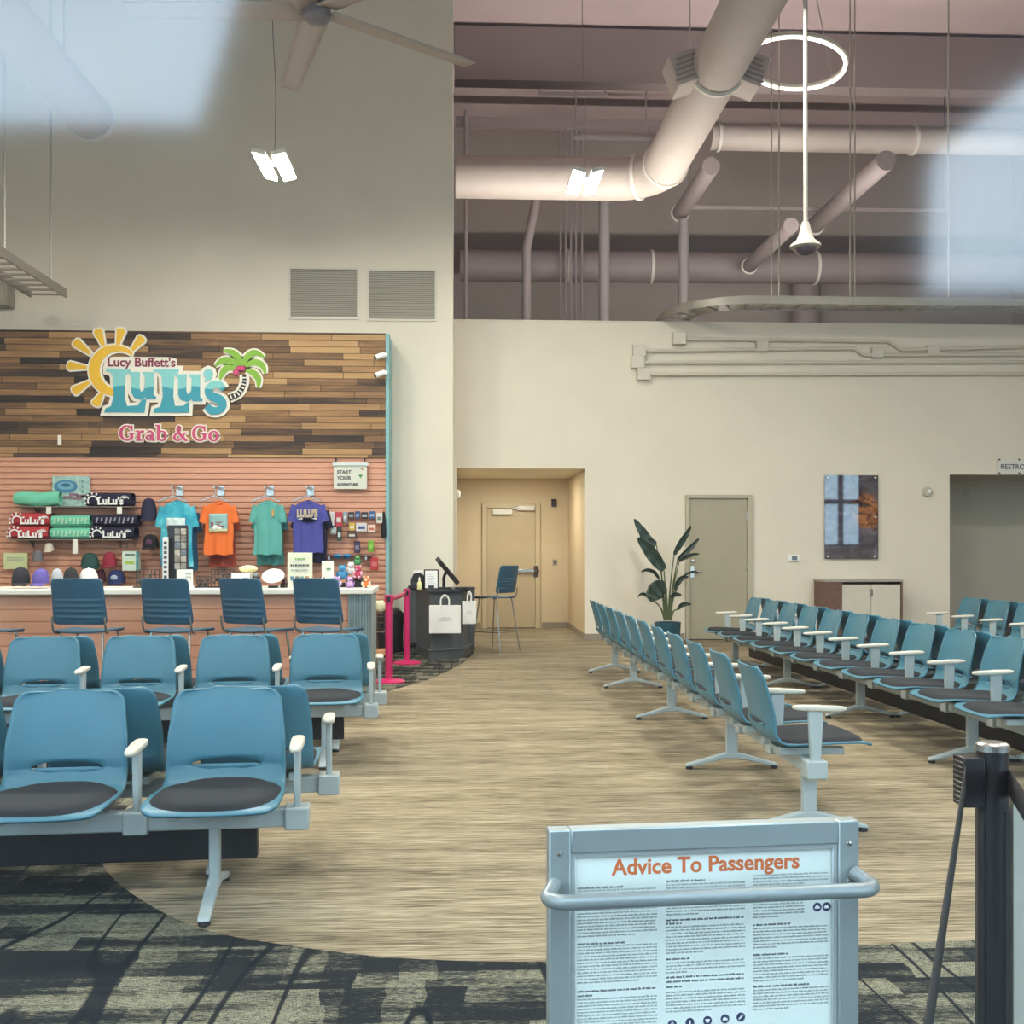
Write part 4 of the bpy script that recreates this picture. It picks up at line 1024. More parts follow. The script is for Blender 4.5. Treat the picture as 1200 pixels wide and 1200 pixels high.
t, w, h = box_item('goods_box', 'white box with blue mark on the counter below the orange tee shirt', 'box', 271, 293, 673, 690, mat('white box card', '#dcd9d6', .6), YI+.1, .18, .003, onshelf=zc1, parts=(('mark', mat('blue mark', '#4a6f96', .6), .62, .9, .35, .7),))
p = ip(286, 668); t = thing('zip_pouch', 'pale yellow pouch lying on the white box on the counter', 'pouch', (p.x, YI+.19, p.z-.035))
MB().ell((0, 0, .04), (.085, .05, .034), 16, 9).build('pouch_body', mat('pale yellow cloth', '#e3d9a0', .8), t, smooth=60); MB().tube([(-.08, -.0, .055), (0, -.012, .075), (.08, 0, .06)], .004, 6).build('zip', M_INK, t)
p = ip(297, 682); t = thing('storage_jar', 'black lidded jar on the counter beside the white box', 'jar', (p.x, YI+.12, zc1))
MB().lathe([(.03, 0), (.034, .01), (.034, .10), (.026, .11), (0, .11)], 18).build('jar_body', M_BLACKP, t); MB().lathe([(.028, .11), (.028, .135), (0, .137)], 18).build('lid', M_CHR, t)
p = ip(318, 690); t = thing('display_plate', 'white plate with dark rim propped on the counter left of the cream sign', 'plate', (p.x, YI+.10, zc1))
MB().lathe([(0, 0), (.07, .003), (.10, .014), (.10, .018), (.068, .007), (0, .004)], 30, M=Matrix.Translation((0, 0, .095)) @ Matrix.Rotation(math.radians(38), 4, 'X')).build('dish', mat('white glaze', '#dedad6', .3), t)
MB().bx(-.04, .04, -.03, .05, 0, .02).build('stand', M_BLACKP, t)
t, w, h = box_item('counter_sign', 'cream sign with small print and a row of four pictures on the counter', 'sign', 337, 366, 655, 697, CREAM, YI-.06, .012, .002, onshelf=zc1)
scribbles(t, w, h, .80, 1, mat('green ink', '#7fae5a', .6), .05, (.3, .7), 'green_writing'); scribbles(t, w, h, .62, 1, M_INKD, .055, (.12, .88), 'heading'); scribbles(t, w, h, .5, 1, M_INK, .03, (.15, .8), 'small_writing')
for i, c in enumerate(('#5d7f96', '#7a6a4a', '#6f9a8c', '#b5773f')): MB().bx(-w*.38+i*w*.2, -w*.24+i*w*.2, -.004, 0, h*.22, h*.34).build('small_picture', mat('picture '+c, c, .6, var=.3, vscale=60), t, smooth=0)
t.location.z = zc1
for px0, px1, py0, c, lb in ((223, 240, 676, '#4a3f3a', 'dark wire tray of keyrings on the counter right of the white card'), (240, 268, 668, '#3d3835', 'dark wire rack of bracelets on the counter below the orange tee shirt'), (150, 178, 668, '#3a3a34', 'dark wire rack of trinkets on the counter below the gift bag'), (325, 336, 678, '#3d2422', 'small dark red stand on the counter left of the cream sign')):
    a, b = ip(px0, 690), ip(px1, py0); w = b.x-a.x; h = b.z-zc1; t = thing('trinket_rack', lb, 'rack', ((a.x+b.x)/2, YI+.2, zc1))
    mb = MB().bx(-w/2, w/2, -.06, .06, 0, .012)
    for i in range(7):
        x = -w/2 + w*i/6; mb.cyl((x*.98, .04, 0), (x*.98, .04, h), .003, n=6)
    for q in (.35, .7, 1.): mb.cyl((-w/2, .04, h*q), (w/2, .04, h*q), .003, n=6)
    mb.build('wire_frame', M_BLACKP, t)
    mb = MB(); r_ = random.Random(px0)
    for i in range(14): mb.ell((r_.uniform(-.45, .45)*w, r_.uniform(-.04, .02), r_.uniform(.15, .8)*h), (.012, .008, .02), 8, 5)
    g = mb.build('trinkets', mat('trinkets '+c, c, .5, var=.5, vscale=60), t); g['kind'] = 'stuff'
# hanging sign at the right of the slat wall
a, b = wp(391, 573, YW-.1), wp(430, 546, YW-.1); w = b.x-a.x; h = b.z-a.z
t = thing('hanging_sign', 'white hand lettered sign hanging from a silver rail on the slat wall', 'sign', ((a.x+b.x)/2, YW-.1, a.z))
MB().bx(-w/2, w/2, 0, .012, 0, h).build('board', mat('pale board', '#cfd0c0', .6), t, bevel=.002)
MB().bx(-w/2-.02, w/2+.02, -.015, .03, h, h+.055).build('rail', mat('silver rail', '#c8c8bf', .35, .5), t, bevel=.004)
for s in (-1, 1): MB().tube([(s*w*.43, .01, h+.05), (s*w*.43, .01, h+.10), (s*w*.43, .085, h+.10)], .012, 6).build('hanger_hook', M_BLACKP, t)
for tx, v, s_ in (('START', .66, .78), ('YOUR', .40, .70), ('ADVENTURE', .14, .8)):
    tw_ = text_width(tx, 1); sz_ = w*(.42 if tx != 'ADVENTURE' else .62)/tw_
    text_mb(tx, sz_, .001, .003, 'LEFT', M=Matrix.Translation((-w*.40, -.001, v*h)) @ WALL).build('lettering', M_INKD, t)
MB().prism([(w*.24, h*.62), (w*.38, h*.62), (w*.31, h*.46)], 0, .003, WALL).build('green_arrow', mat('green marker', '#4d8f4a', .6), t)
MB().prism([(w*.30, h*.88), (w*.40, h*.80), (w*.36, h*.92)], 0, .003, WALL).build('red_mark', mat('red marker', '#a05a4a', .6), t)
# small packaged goods at the right of the slat wall
def packet(px0, px1, py0, py1, c, label, c2='#d8d4cc', nm='goods_packet', dy=0.):
    t, w, h = box_item(nm, label, 'packet', px0, px1, py0, py1, mat('packet '+c, c, .5), YW-.12-dy, .025, .006, group='packets on the slat wall')
    MB().bx(-w*.32, w*.32, -.004, 0, h*.3, h*.62).build('label_panel', mat('packet '+c2, c2, .5), t, smooth=0)
    MB().tube([(0, .012, h*.93), (0, .09, h*.96), (0, .118+dy, h*.96)], .004, 6).build('peg', M_CHR, t)
for q in ((386, 392, 600, 616, '#d6d2d6', 'white packet nearest the purple tee shirt'), (393, 401, 600, 617, '#b93246', 'red packet in the top row of the slat wall goods'), (402, 407, 600, 612, '#7f9aa8', 'narrow grey blue packet beside the red packet in the top row'),
          (408, 415, 600, 608, '#38343a', 'left black packet of the top row of slat wall goods', '#9b9a98'), (416, 422, 599, 608, '#2f4a73', 'blue packet between the two black packets of the top row', '#7f9cc0'), (423, 431, 600, 608, '#332f31', 'right black packet of the top row of slat wall goods', '#a8b0b8'),
          (432, 440, 599, 608, '#33527f', 'large blue packet near the right end of the top row', '#8fa5c2'), (441, 448, 601, 613, '#d5d0c3', 'white packet at the right end of the top row', '#6d7a70'),
          (387, 394, 618, 626, '#a9b8b8', 'pale packet below the white packet by the purple shirt'), (395, 400, 618, 634, '#1f3a38', 'dark green slim packet below the red packet', '#c8d0c8'), (409, 416, 613, 622, '#c3a63c', 'yellow packet in the second row of slat wall goods'), (417, 430, 613, 623, '#c9c4c4', 'white packet with blue centre in the second row', '#3a4a86'), (431, 440, 615, 624, '#d9c3b3', 'white packet with red trim in the second row', '#b85a44'),
          (407, 418, 623, 631, '#4a3a33', 'brown packet with cream label on the ledge of the second row', '#d3cab8'), (415, 422, 634, 648, '#3a2c48', 'dark violet packet hanging below the ledge', '#7a6f8c'), (431, 438, 633, 647, '#6f9f2e', 'lime green packet hanging below the ledge', '#8fbf4a'), (434, 443, 653, 668, '#b02f33', 'red packet hanging lowest on the slat wall', '#c9686a')):
    packet(*q)
p = wp(450, 631); t = thing('umbrella_case', 'long black bag hanging at the right edge of the slat wall', 'bag', (p.x, YW-.06, p.z))
MB().lathe([(0, 0), (.03, .01), (.036, .1), (.03, .24), (.014, .36), (0, .37)], 14).build('case', cl('black nylon', '#16171a'), t, smooth=60); MB().tube([(0, 0, .35), (0, .03, .38), (0, .055, .385)], .005, 6).build('loop', M_CHR, t)
p = wp(403, 655); t = thing('wall_ledge', 'dark metal ledge with pegs on the slat wall above the soft toys', 'shelf', (p.x, YW-.003, p.z+.05)); MB().bx(-.28, .40, -.16, 0, -.014, 0).build('ledge_board', mat('dark steel', '#4a4645', .4, .4), t, bevel=.003); MB().bx(-.2, -.17, -.14, 0, -.06, -.014).bx(.3, .33, -.14, 0, -.06, -.014).build('ledge_brackets', M_CHR, t)
p = wp(402, 651); t = thing('swim_goggles', 'bright blue goggles resting on the dark wall ledge', 'goggles', (p.x, YW-.1, p.z-.04))
for s in (-1, 1): MB().ell((s*.065, 0, .03), (.062, .03, .034), 16, 9).build('lens', mat('blue lens', '#2f8fc9', .25), t, smooth=60)
MB().tube([(-.02, -.02, .035), (0, -.028, .04), (.02, -.02, .035)], .008, 8).build('bridge', M_WHITE, t)
# soft toys on the counter end
RISE = []
def plush(px, py, s, c, c2, label, Y=None, rz=0.):
    Y = YI + .12 if Y is None else Y
    p = at(px, py, Y); m = cl('plush '+c, c); m2 = cl('plush '+c2, c2); r = s*KI
    t = thing('soft_toy', label, 'toy', (p.x, Y, max(zc1, p.z-r*1.25)), rz, 'soft toys at the end of the counter')
    if t.location.z > zc1+.015: RISE.append((p.x, Y, t.location.z, r))
    MB().ell((0, 0, r*.62), (r*.62, r*.5, r*.62), 16, 10).build('torso', m, t, smooth=60)
    hd_ = MB().ell((0, -r*.12, r*1.42), (r*.50, r*.46, r*.46), 16, 10).build('head', m, t, smooth=60)
    for s_ in (-1, 1):
        MB().ell((s_*r*.36, -r*.05, r*1.80), (r*.16, r*.1, r*.18), 10, 7).build('ear', m2, hd_, smooth=60); MB().ell((s_*r*.17, -r*.55, r*1.5), (r*.06, r*.04, r*.07), 8, 5).build('eye', M_BLK, hd_)
        MB().ell((s_*r*.62, -r*.15, r*.72), (r*.2, r*.2, r*.36), 12, 8).build('arm', m2, t, smooth=60); MB().ell((s_*r*.38, -r*.40, r*.20), (r*.22, r*.34, r*.20), 12, 8).build('foot', m2, t, smooth=60)
    MB().ell((0, -r*.55, r*1.32), (r*.2, r*.12, r*.14), 10, 7).build('muzzle', m2, hd_, smooth=60)
plush(401, 668, 9, '#4a8fb5', '#2f6d98', 'blue soft toy in the middle of the toy pile on the counter', YI+.25)
plush(411, 664, 8, '#d8d2d0', '#b3a7a2', 'white soft toy on top of the toy pile on the counter', YI+.33, .4)
plush(420, 668, 8, '#b83a5c', '#d7a0ad', 'crimson pink soft toy at the right of the toy pile', YI+.2, -.5)
plush(395, 680, 7, '#a58fc2', '#c9b8d8', 'pale purple soft toy at the front left of the toy pile', YI+.08)
plush(410, 681, 7, '#c29fc4', '#8d6aa0', 'lilac soft toy at the front middle of the toy pile', YI+.06, .3)
plush(429, 683, 7, '#d9783a', '#e6dccb', 'orange soft toy at the right end of the counter', YI+.06)
plush(378, 682, 6.5, '#d5d0c8', '#2b2724', 'black and white soft toy left of the purple one on the counter', YI+.08, -.3)
plush(423, 684, 6.5, '#4a4240', '#2b2724', 'dark brown soft toy left of the orange one on the counter', YI+.2)
plush(419, 655, 6, '#4f9a5c', '#2f6a3c', 'green soft toy at the back of the toy pile on the counter', YI+.46)
x0 = min(q[0] for q in RISE); t = thing('display_riser', 'dark stepped riser under the soft toys at the counter end', 'riser', (x0, YI+.2, zc1))
for x, y, z, r in RISE: MB().bx(x-x0-r*.6, x-x0+r*.6, y-YI-.2-.05, y-YI-.2+.05, 0, max(.004, z-zc1-.03)).build('step', M_BLACKP, t)
t, w, h = box_item('price_card', 'white card with green scribble standing by the soft toys', 'card', 377, 391, 659, 690, mat('white card', '#e3dfd3', .6), YI+.2, .006, .001, onshelf=zc1); scribbles(t, w, h, .66, 1, mat('green marker', '#4d8f4a', .6), .06, (.4, .75))
# two small security cameras on the fascia's edge
for py, lb in ((418, 'upper white camera on the right end of the wood board fascia'), (439, 'lower white camera on the right end of the wood board fascia')):
    p = wp(448, py, YW-.1); t = thing('security_camera', lb, 'camera', (p.x, YW-.034, p.z), 0, 'cameras on the fascia end')
    MB().lathe([(.035, 0), (.035, .02), (.02, .03), (0, .03)], 16, M=Matrix.Translation((.03, 0, .03)) @ WALL).build('mount', M_WHITE, t)
    MB().tube([(.03, -.03, .03), (.0, -.07, .02)], .012, 8).build('neck', M_WHITE, t)
    b_ = MB().cyl((.03, -.06, .03), (-.09, -.11, -.02), .038, .038, 18).build('camera_body', M_WHITE, t, bevel=.006); MB().cyl((-.088, -.109, -.0195), (-.096, -.1125, -.0225), .028, .028, 16).build('lens', M_BLK, b_)
p = wp(70, 516, YW-.03); t = thing('wall_switch', 'tiny pale switch plate low on the wood board fascia', 'switch', (p.x, YW-.031, p.z-.06)); MB().bx(-.025, .025, -.01, 0, 0, .13).build('plate', M_SB, t, bevel=.003); MB().bx(-.01, .01, -.018, -.01, .05, .08).build('rocker', M_SB, t)
# ------------------------------------------------------------------ checkout kiosk and pink queue posts
M_KIO = mat('charcoal laminate', '#4d5254', .5); M_KIOD = mat('dark worktop', '#34373a', .4)
A, B_, C_ = fl(503, 774), fl(545, 771), fl(554, 764); D_ = fl(478, 761)
zk = at(520, 691, A.y).z
t = thing('checkout_kiosk', 'charcoal angled checkout kiosk with two white bags hanging on its front', 'kiosk', ((A.x+B_.x)/2, A.y, 0))
o_ = Vector(((A.x+B_.x)/2, A.y))
foot = [(p.x-o_.x, p.y-o_.y) for p in (A, B_, C_)] + [(C_.x-o_.x, .95), (D_.x-o_.x, .95), (D_.x-o_.x, D_.y-o_.y)]
ins = offset_poly(foot, -.02)
MB().prism(foot, .0, .11).build('plinth', mat('charcoal plinth', '#45494b', .55), t, bevel=.004)
MB().prism(ins, .11, zk-.035).build('cabinet_body', M_KIO, t, bevel=.006)
MB().prism(offset_poly(foot, .035), zk-.035, zk).build('worktop', M_KIOD, t, bevel=.004)
MB().prism(offset_poly(foot, .012), .11, .14).build('plinth_moulding', M_KIO, t, bevel=.004)
yk = A.y - .012
M_BAG = mat('white paper bag', '#d9d7d0', .6)
def bag(px0, px1, py0, py1, pyh, Y, label, rz=0.):
    a, b = at(px0, py1, Y), at(px1, py0, Y); w = b.x-a.x; h = b.z-a.z; hh = at(px0, pyh, Y).z - b.z
    t = thing('paper_bag', label, 'bag', ((a.x+b.x)/2, Y, a.z), rz, 'white bags on the kiosk')
    mb = MB(); mb.box((0, -.035, h/2), (w, .06, h)); 
    o = mb.build('bag_body', M_BAG, t, bevel=.006)
    MB().tube(smooth_path([(-w*.12, -.066, h*.93), (-w*.13, -.066, h+hh*.55), (-w*.05, -.064, h+hh), (w*.05, -.064, h+hh), (w*.13, -.066, h+hh*.55), (w*.12, -.066, h*.93)], 5), .012, 6).build('handle', M_BAG, t)
    pm = text_mb("LuLu's", w*.17, .0006, .001, 'CENTER', M=Matrix.Translation((0, -.0655, h*.44)) @ WALL)
    pm.ribbon([(-w*.15, h*.52), (0, h*.56), (w*.18, h*.54)], .008, .0655, .0662, WALL); pm.build('printed_emblem', mat('pale grey print', '#a3a5aa', .6), t)
    MB().bx(-.02, .02, -.074, .012, h+hh-.035, h+hh-.018).build('hook', M_CHR, t)
bag(503, 540, 709, 742, 698, yk, 'larger white bag with grey emblem hanging on the kiosk front')
bag(541, 557.5, 704, 731, 694, B_.y-.02, 'smaller white bag with grey emblem at the right of the kiosk front', .12)
yt = A.y + .28
p = at(520, 684, yt); t = thing('pos_terminal', 'tilted black touch screen till on the kiosk', 'screen', (p.x, yt, zk))
MB().bx(-.10, .10, -.09, .09, 0, .02).build('base', M_BLACKP, t, bevel=.004); MB().tube([(.0, .03, .02), (.0, .03, .14), (.03, 0, .22)], .02, 8).build('neck', M_BLACKP, t)
Rm = Matrix.Translation((.06, .0, .24)) @ Matrix.Rotation(math.radians(50), 4, 'Y') @ Matrix.Rotation(.25, 4, 'Z')
MB().bx(-.19, .19, -.13, .13, -.045, .012, Rm).build('monitor', M_BLACKP, t, bevel=.005); MB().bx(-.175, .175, -.115, .115, .012, .014, Rm).build('screen', mat('dark glass', '#101216', .08), t)
p = at(490, 686, yt); t = thing('receipt_printer', 'black receipt printer at the left end of the kiosk top', 'printer', (p.x, yt, zk))
MB().prism([(-.09, 0), (.08, 0), (.08, .17), (.02, .21), (-.05, .2), (-.09, .12)], -.07, .07, WALL).build('housing', M_BLACKP, t, bevel=.008); MB().bx(-.06, .06, -.02, .03, .195, .235).build('paper', M_WHITE, t); MB().bx(-.07, .02, -.076, -.07, .05, .09).build('tray', M_KIOD, t)
p = at(505.5, 686, yt-.14); t = thing('framed_notice', 'small black framed sheet standing on the kiosk', 'frame', (p.x, yt-.14, zk))
w = 17*ppm(505, yt); h = 23*ppm(505, yt)
MB().bx(-w/2, w/2, -.006, .006, 0, h).build('frame', M_BLACKP, t, bevel=.002); sh = MB().bx(-w*.42, w*.42, -.008, -.005, h*.06, h*.94).build('sheet', M_WHITE, t)
mb = MB(); [mb.bx(-w*.3, w*(.3-.1*(i % 3)), -.0095, -.008, h*(.28+.09*i), h*(.30+.09*i)) for i in range(6)]; mb.build('sheet_writing', M_INK, t, smooth=0)
MB().bx(-w*.2, w*.2, -.04, -.010, 0, h*.2).build('card_reader', M_KIOD, t, bevel=.004)
p = at(491.5, 686, yt-.15); t = thing('sanitizer_bottle', 'small pale yellow bottle on the kiosk beside the printer', 'bottle', (p.x, yt-.15, zk)); MB().lathe([(.028, 0), (.03, .01), (.03, .08), (.012, .10), (.012, .115), (0, .115)], 16).build('bottle_body', mat('pale yellow plastic', '#d8d49a', .35), t, smooth=50); MB().lathe([(.014, .115), (.014, .135), (.006, .14), (.006, .155), (0, .155)], 12).build('cap', M_WHITE, t)
p = at(547, 686, yt-.02); t = thing('keyboard', 'flat black keyboard near the right end of the kiosk top', 'keyboard', (p.x, yt, zk)); MB().bx(-.15, .09, -.07, .07, 0, .018).build('keyboard_body', M_BLACKP, t, bevel=.004); mb = MB(); [mb.bx(-.14+.028*i, -.117+.028*i, -.055+.03*j, -.032+.03*j, .018, .024) for i in range(8) for j in range(4)]; mb.build('keys', M_KIOD, t, smooth=0)
# black bin behind
p = fl(468, 766); t = thing('waste_bin', 'black bin on the dark carpet between the pink post and the kiosk', 'bin', (p.x-.13, p.y+.25, 0))
MB().lathe([(.13, 0), (.16, .02), (.175, .46), (.19, .47), (.185, .52), (.09, .60), (0, .60)], 24).build('bin_body', M_BLACKP, t, smooth=50); MB().bx(-.09, .09, -.20, -.165, .50, .53).build('lid_flap', M_BLACKP, t)
# pink posts
M_PINK = mat('magenta powder coat', '#b81f5c', .35); M_PBELT = mat('pink webbing', '#c94d68', .8)
posts = []
for (px, pyt, pyb, lb) in ((455.5, 697, 800, 'magenta belt post nearest the shop counter end'), (477, 690, 778, 'magenta belt post beside the charcoal kiosk')):
    p = fl(px, pyb); h = at(px, pyt, p.y).z
    t = thing('queue_post', lb, 'post', (p.x, p.y, 0), 0, 'magenta queue posts'); posts.append((p, h, t))
    MB().lathe([(.17, 0), (.17, .018), (.15, .03), (.05, .045), (0, .045)], 32).build('base', M_PINK, t, smooth=40)
    MB().lathe([(.036, .03), (.036, h-.09), (.043, h-.088), (.043, h-.004), (.036, h), (0, h)], 24).build('post', M_PINK, t, smooth=40)
    MB().bx(-.02, .02, -.052, -.04, h-.075, h-.015).build('belt_slot', M_BLACKP, t, bevel=.002)
(p0_, h0, t0), (p1_, h1, t1) = posts
d = Vector((p1_.x-p0_.x, p1_.y-p0_.y, (h1-h0))); L_ = math.hypot(d.x, d.y); u_ = Vector((d.x, d.y, 0)).normalized(); mb = MB(); vs = []
for i in range(9):
    f_ = i/8; q = u_*(.046+(L_-.115)*f_); zz = h0-.045+(h1-h0)*f_ - .05*f_*(1-f_)
    vs += [(q.x, q.y, zz-.025), (q.x, q.y, zz+.025)]
mb.add(vs, [(2*i, 2*i+2, 2*i+3, 2*i+1) for i in range(8)]); mb.build('belt', M_PBELT, t0, solid=.003)
# low rack with baskets beside the counter
pb = fl(441, 790); pY = pb.y+.2; t = thing('basket_rack', 'dark low rack of snack bags and baskets right of the counter end', 'rack', (at(440, 700, pY).x, pY, 0))
k2 = ppm(440, pY); mb = MB()
for x in (-.16, .16):
    for y in (-.14, .14): mb.cyl((x, y, 0), (x, y, .80), .01, n=8)
mb.bx(-.17, .17, -.15, .15, .18, .20).bx(-.17, .17, -.15, .15, .44, .46).build('rack_frame', M_BLACKP, t)
bk_ = MB()
for i in range(8): bk_.cyl((-.15+.043*i, -.16, .47), (-.16+.046*i, -.19, .68), .005, n=6)
for z in (.5, .57, .64, .68): bk_.tube([(-.16, -.165-(z-.47)*.12, z), (.16, -.165-(z-.47)*.12, z)], .005, 6)
bk_.build('wire_basket', mat('dark bronze wire', '#4b4036', .5, .5), t)
r_ = random.Random(3)
for i in range(7): MB().ell((r_.uniform(-.1, .1), r_.uniform(-.1, .02), .70+.05*(i % 3)), (.06, .03, .07), 10, 7, R=Matrix.Rotation(r_.uniform(-.6, .6), 3, 'Y')).build('snack_bag', mat('cream bag', '#cfc8a2', .5, var=.2, vscale=30) if i % 3 else mat('brown bag', '#8a5a3c', .5), t, smooth=60)
MB().bx(-.15, .15, -.13, .13, .20, .26).build('boxed_goods', mat('tan box', '#b9855c', .7), t, bevel=.01)
# ------------------------------------------------------------------ corridor door
M_DOOR = mat('taupe door paint', '#b7a483', .5); M_DF = mat('taupe frame paint', '#bfae8e', .5)
a, b = at(565, 735, YD), at(633, 590, YD); w = b.x-a.x; h = b.z
t = thing('door_1', None, None, ((a.x+b.x)/2, YD, 0)); struct(t); f = .085
MB().bx(-w/2, -w/2+f, -.05, -.002, 0, h).bx(w/2-f, w/2, -.05, -.002, 0, h).bx(-w/2+f, w/2-f, -.05, -.002, h-f, h).build('door_frame', M_DF, t, bevel=.004)
MB().bx(-w/2+f+.004, w/2-f-.004, -.022, -.004, .012, h-f-.004).build('door_leaf', M_DOOR, t, smooth=0)
zb_ = at(600, 669, YD).z
x0_, x1_ = at(592, 669, YD).x-(a.x+b.x)/2, at(630, 669, YD).x-(a.x+b.x)/2
pb_ = MB().bx(x0_, x1_-.04, -.085, -.05, zb_-.03, zb_+.035).build('panic_bar', M_CHR, t, bevel=.008)
MB().lathe([(.055, 0), (.055, .05), (.03, .07), (0, .07)], 18, M=Matrix.Translation((x1_-.03, -.022, zb_)) @ WALL).bx(x1_-.07, x1_+.01, -.06, -.022, zb_-.11, zb_+.09).build('panic_latch', mat('dark bronze', '#554a42', .35, .7), t, bevel=.004)
MB().bx(x0_-.02, x0_+.02, -.07, -.022, zb_-.04, zb_+.04).build('bar_end', M_CHR, t)
def onD(px, py): p = at(px, py, YD); return p.x-(a.x+b.x)/2, p.z
u0, v0 = onD(577, 603); u1, v1 = onD(600, 597); MB().bx(u0, u1, -.10, -.022, v0, v1).build('door_closer', mat('closer grey', '#c9c3b4', .4, .3), t, bevel=.006)
MB().tube([(u1-.04, -.06, v1), (u1+.1, -.09, v1+.03), (u1+.22, -.06, v1+.06)], .012, 6).build('closer_arm', M_CHR, t)
u0, v0 = onD(606, 598.5); u1, v1 = onD(626, 593); MB().bx(u0, u1, -.09, -.05, v0, v1).build('maglock', mat('closer grey', '#c9c3b4', .4, .3), t, bevel=.006)
MB().bx(-w/2+f, w/2-f, -.03, -.003, 0, .012).build('threshold', M_BLACKP, t)
def plate(name, label, cat, px0, px1, py0, py1, Y, m, d=.02, extra=None, bev=.004):
    a, b = at(px0, py1, Y), at(px1, py0, Y); w = b.x-a.x; h = b.z-a.z
    t = thing(name, label, cat, ((a.x+b.x)/2, Y, a.z)); MB().bx(-w/2, w/2, -d, -.001, 0, h).build('housing', m, t, bevel=bev)
    if extra: extra(t, w, h, d)
    return t
plate('card_reader', 'small black card reader high on the tan wall right of the corridor door', 'card reader', 646, 652, 585, 594, YD, M_BLACKP, .04, lambda t, w, h, d: MB().bx(-w*.3, w*.3, -d-.003, -d, h*.55, h*.62).build('status_light', mat('dim red lens', '#5a2020', .4), t))
plate('wall_switch', 'small grey switch plate on the tan wall right of the corridor door', 'switch', 647.5, 653, 655.5, 662.5, YD, mat('steel plate', '#9a9284', .4, .4), .012, lambda t, w, h, d: MB().bx(-w*.2, w*.2, -d-.01, -d, h*.35, h*.65).build('toggle', M_KIOD, t))
p = at(537.5, 579, 17.3); t = thing('wall_device', 'small white rounded device on the left corridor wall', 'device', (xo0, 17.3, p.z)); MB().lathe([(.07, 0), (.07, .03), (.04, .06), (0, .065)], 18, M=Matrix.Rotation(PI/2, 4, 'Y')).build('housing', M_WHITE, t, smooth=50); MB().lathe([(.02, .06), (.02, .07), (0, .07)], 12, M=Matrix.Rotation(PI/2, 4, 'Y')).build('lens', M_BLK, t)
# ------------------------------------------------------------------ door in the back wall
M_D2 = mat('khaki door paint', '#a39a80', .5); M_D2F = mat('khaki frame paint', '#b1a88f', .5)
a, b = at(803, 752, YB), at(881, 580, YB); w = b.x-a.x; h = b.z; f = .10
t = thing('door_2', None, None, ((a.x+b.x)/2, YB, 0)); struct(t)
MB().bx(-w/2, -w/2+f*.55, -.06, -.002, 0, h).bx(w/2-f*.8, w/2, -.06, -.002, 0, h).bx(-w/2+f*.55, w/2-f*.8, -.06, -.002, h-f*.55, h).build('door_frame', M_D2F, t, bevel=.004)
MB().bx(-w/2+f*.55+.004, w/2-f*.8-.004, -.018, -.004, .012, h-f*.55-.004).build('door_leaf', M_D2, t, smooth=0)
MB().bx(-w/2+f*.55, w/2-f*.8, -.03, -.003, 0, .012).build('threshold', M_BLACKP, t)
p = at(811, 671, YB); u = p.x-t.location.x
l_ = MB().bx(u-.03, u+.03, -.03, -.018, p.z-.08, p.z+.10).build('lock_plate', M_CHR, t, bevel=.003)
MB().tube([(u, -.03, p.z+.02), (u, -.085, p.z+.02), (u+.14, -.085, p.z+.02)], .011, 8).build('lever', M_CHR, l_); MB().lathe([(.02, 0), (.02, .02), (0, .022)], 14, M=Matrix.Translation((u, -.03, p.z+.18)) @ WALL).build('deadbolt', M_CHR, t)
for z in (.3, 1.1, 1.9): MB().cyl((w/2-f*.8-.004, -.022, z-.06), (w/2-f*.8-.004, -.022, z+.06), .010, n=8).build('hinge', M_CHR, t)
# ------------------------------------------------------------------ potted plant
pp = at(782.5, 760, 15.55); t = thing('potted_plant', 'tall broad leaved plant in a teal pot against the back wall', 'plant', (pp.x, 15.55, 0))
kp = ppm(783, 15.55); rp = 15.5*kp; hp = at(783, 729, 15.55).z
MB().lathe([(rp*.86, 0), (rp*.9, .01), (rp*.98, hp*.9), (rp, hp), (rp*.93, hp), (rp*.9, hp*.86), (0, hp*.84)], 30).build('pot', mat('dark teal glaze', '#1f4d5c', .4), t, smooth=40)
MB().lathe([(0, hp*.85), (rp*.8, hp*.86), (rp*.9, hp*.85)], 24).build('soil', mat('dark soil', '#2e261f', .95, bump=.6, bscale=60), t)
M_LEAF = mat('dark glossy leaf', '#22352a', .45, var=.2, vscale=8); M_STEM = mat('leaf stalk', '#55603a', .6)
def pl(px, py, dy=0.): p = at(px, py, 15.55+dy); return Vector((p.x-pp.x, dy, p.z))
def leaf(stem_base, pts, wpx, dy, curl=.25, droop=0.):
    P = [pl(x, y, dy*(i+1)/len(pts)) for i, (x, y) in enumerate(pts)]
    base = pl(*stem_base)
    st = smooth_path([base, base.lerp(P[0], .5)+Vector(((P[0].x-base.x)*-.12, 0, .05)), P[0]], 6)
    MB().tube(st, [.016-.008*i/(len(st)-1) for i in range(len(st))], 7).build('stalk', M_STEM, t)
    q = smooth_path(P, 7); N = len(q); mb = MB(); hw = wpx*kp/2
    def fn(u, v):
        i = min(N-1, round(v*(N-1))); tn = (q[min(i+1, N-1)]-q[max(i-1, 0)]).normalized()
        sd = tn.cross(Vector((0, -1, 0))).normalized(); nn_ = sd.cross(tn)
        prof_ = math.sin(PI*min(1, .06+.94*v))**.62 * (1-.25*v)
        x = 2*u-1
        return q[i] + sd*hw*x*prof_ + Vector((0, -1, 0))*(hw*curl*(abs(x)-.4)*prof_) + nn_*0.012*math.sin(v*22)*abs(x)
    mb.grid(fn, 9, N); mb.build('leaf', M_LEAF, t, solid=.004, smooth=70)
leaf((781, 727), [(778, 668), (768, 655), (757, 640), (747, 630)], 17, -.1)
leaf((780, 727), [(769, 638), (760, 634), (752, 622), (743, 608)], 13, .05, .3)
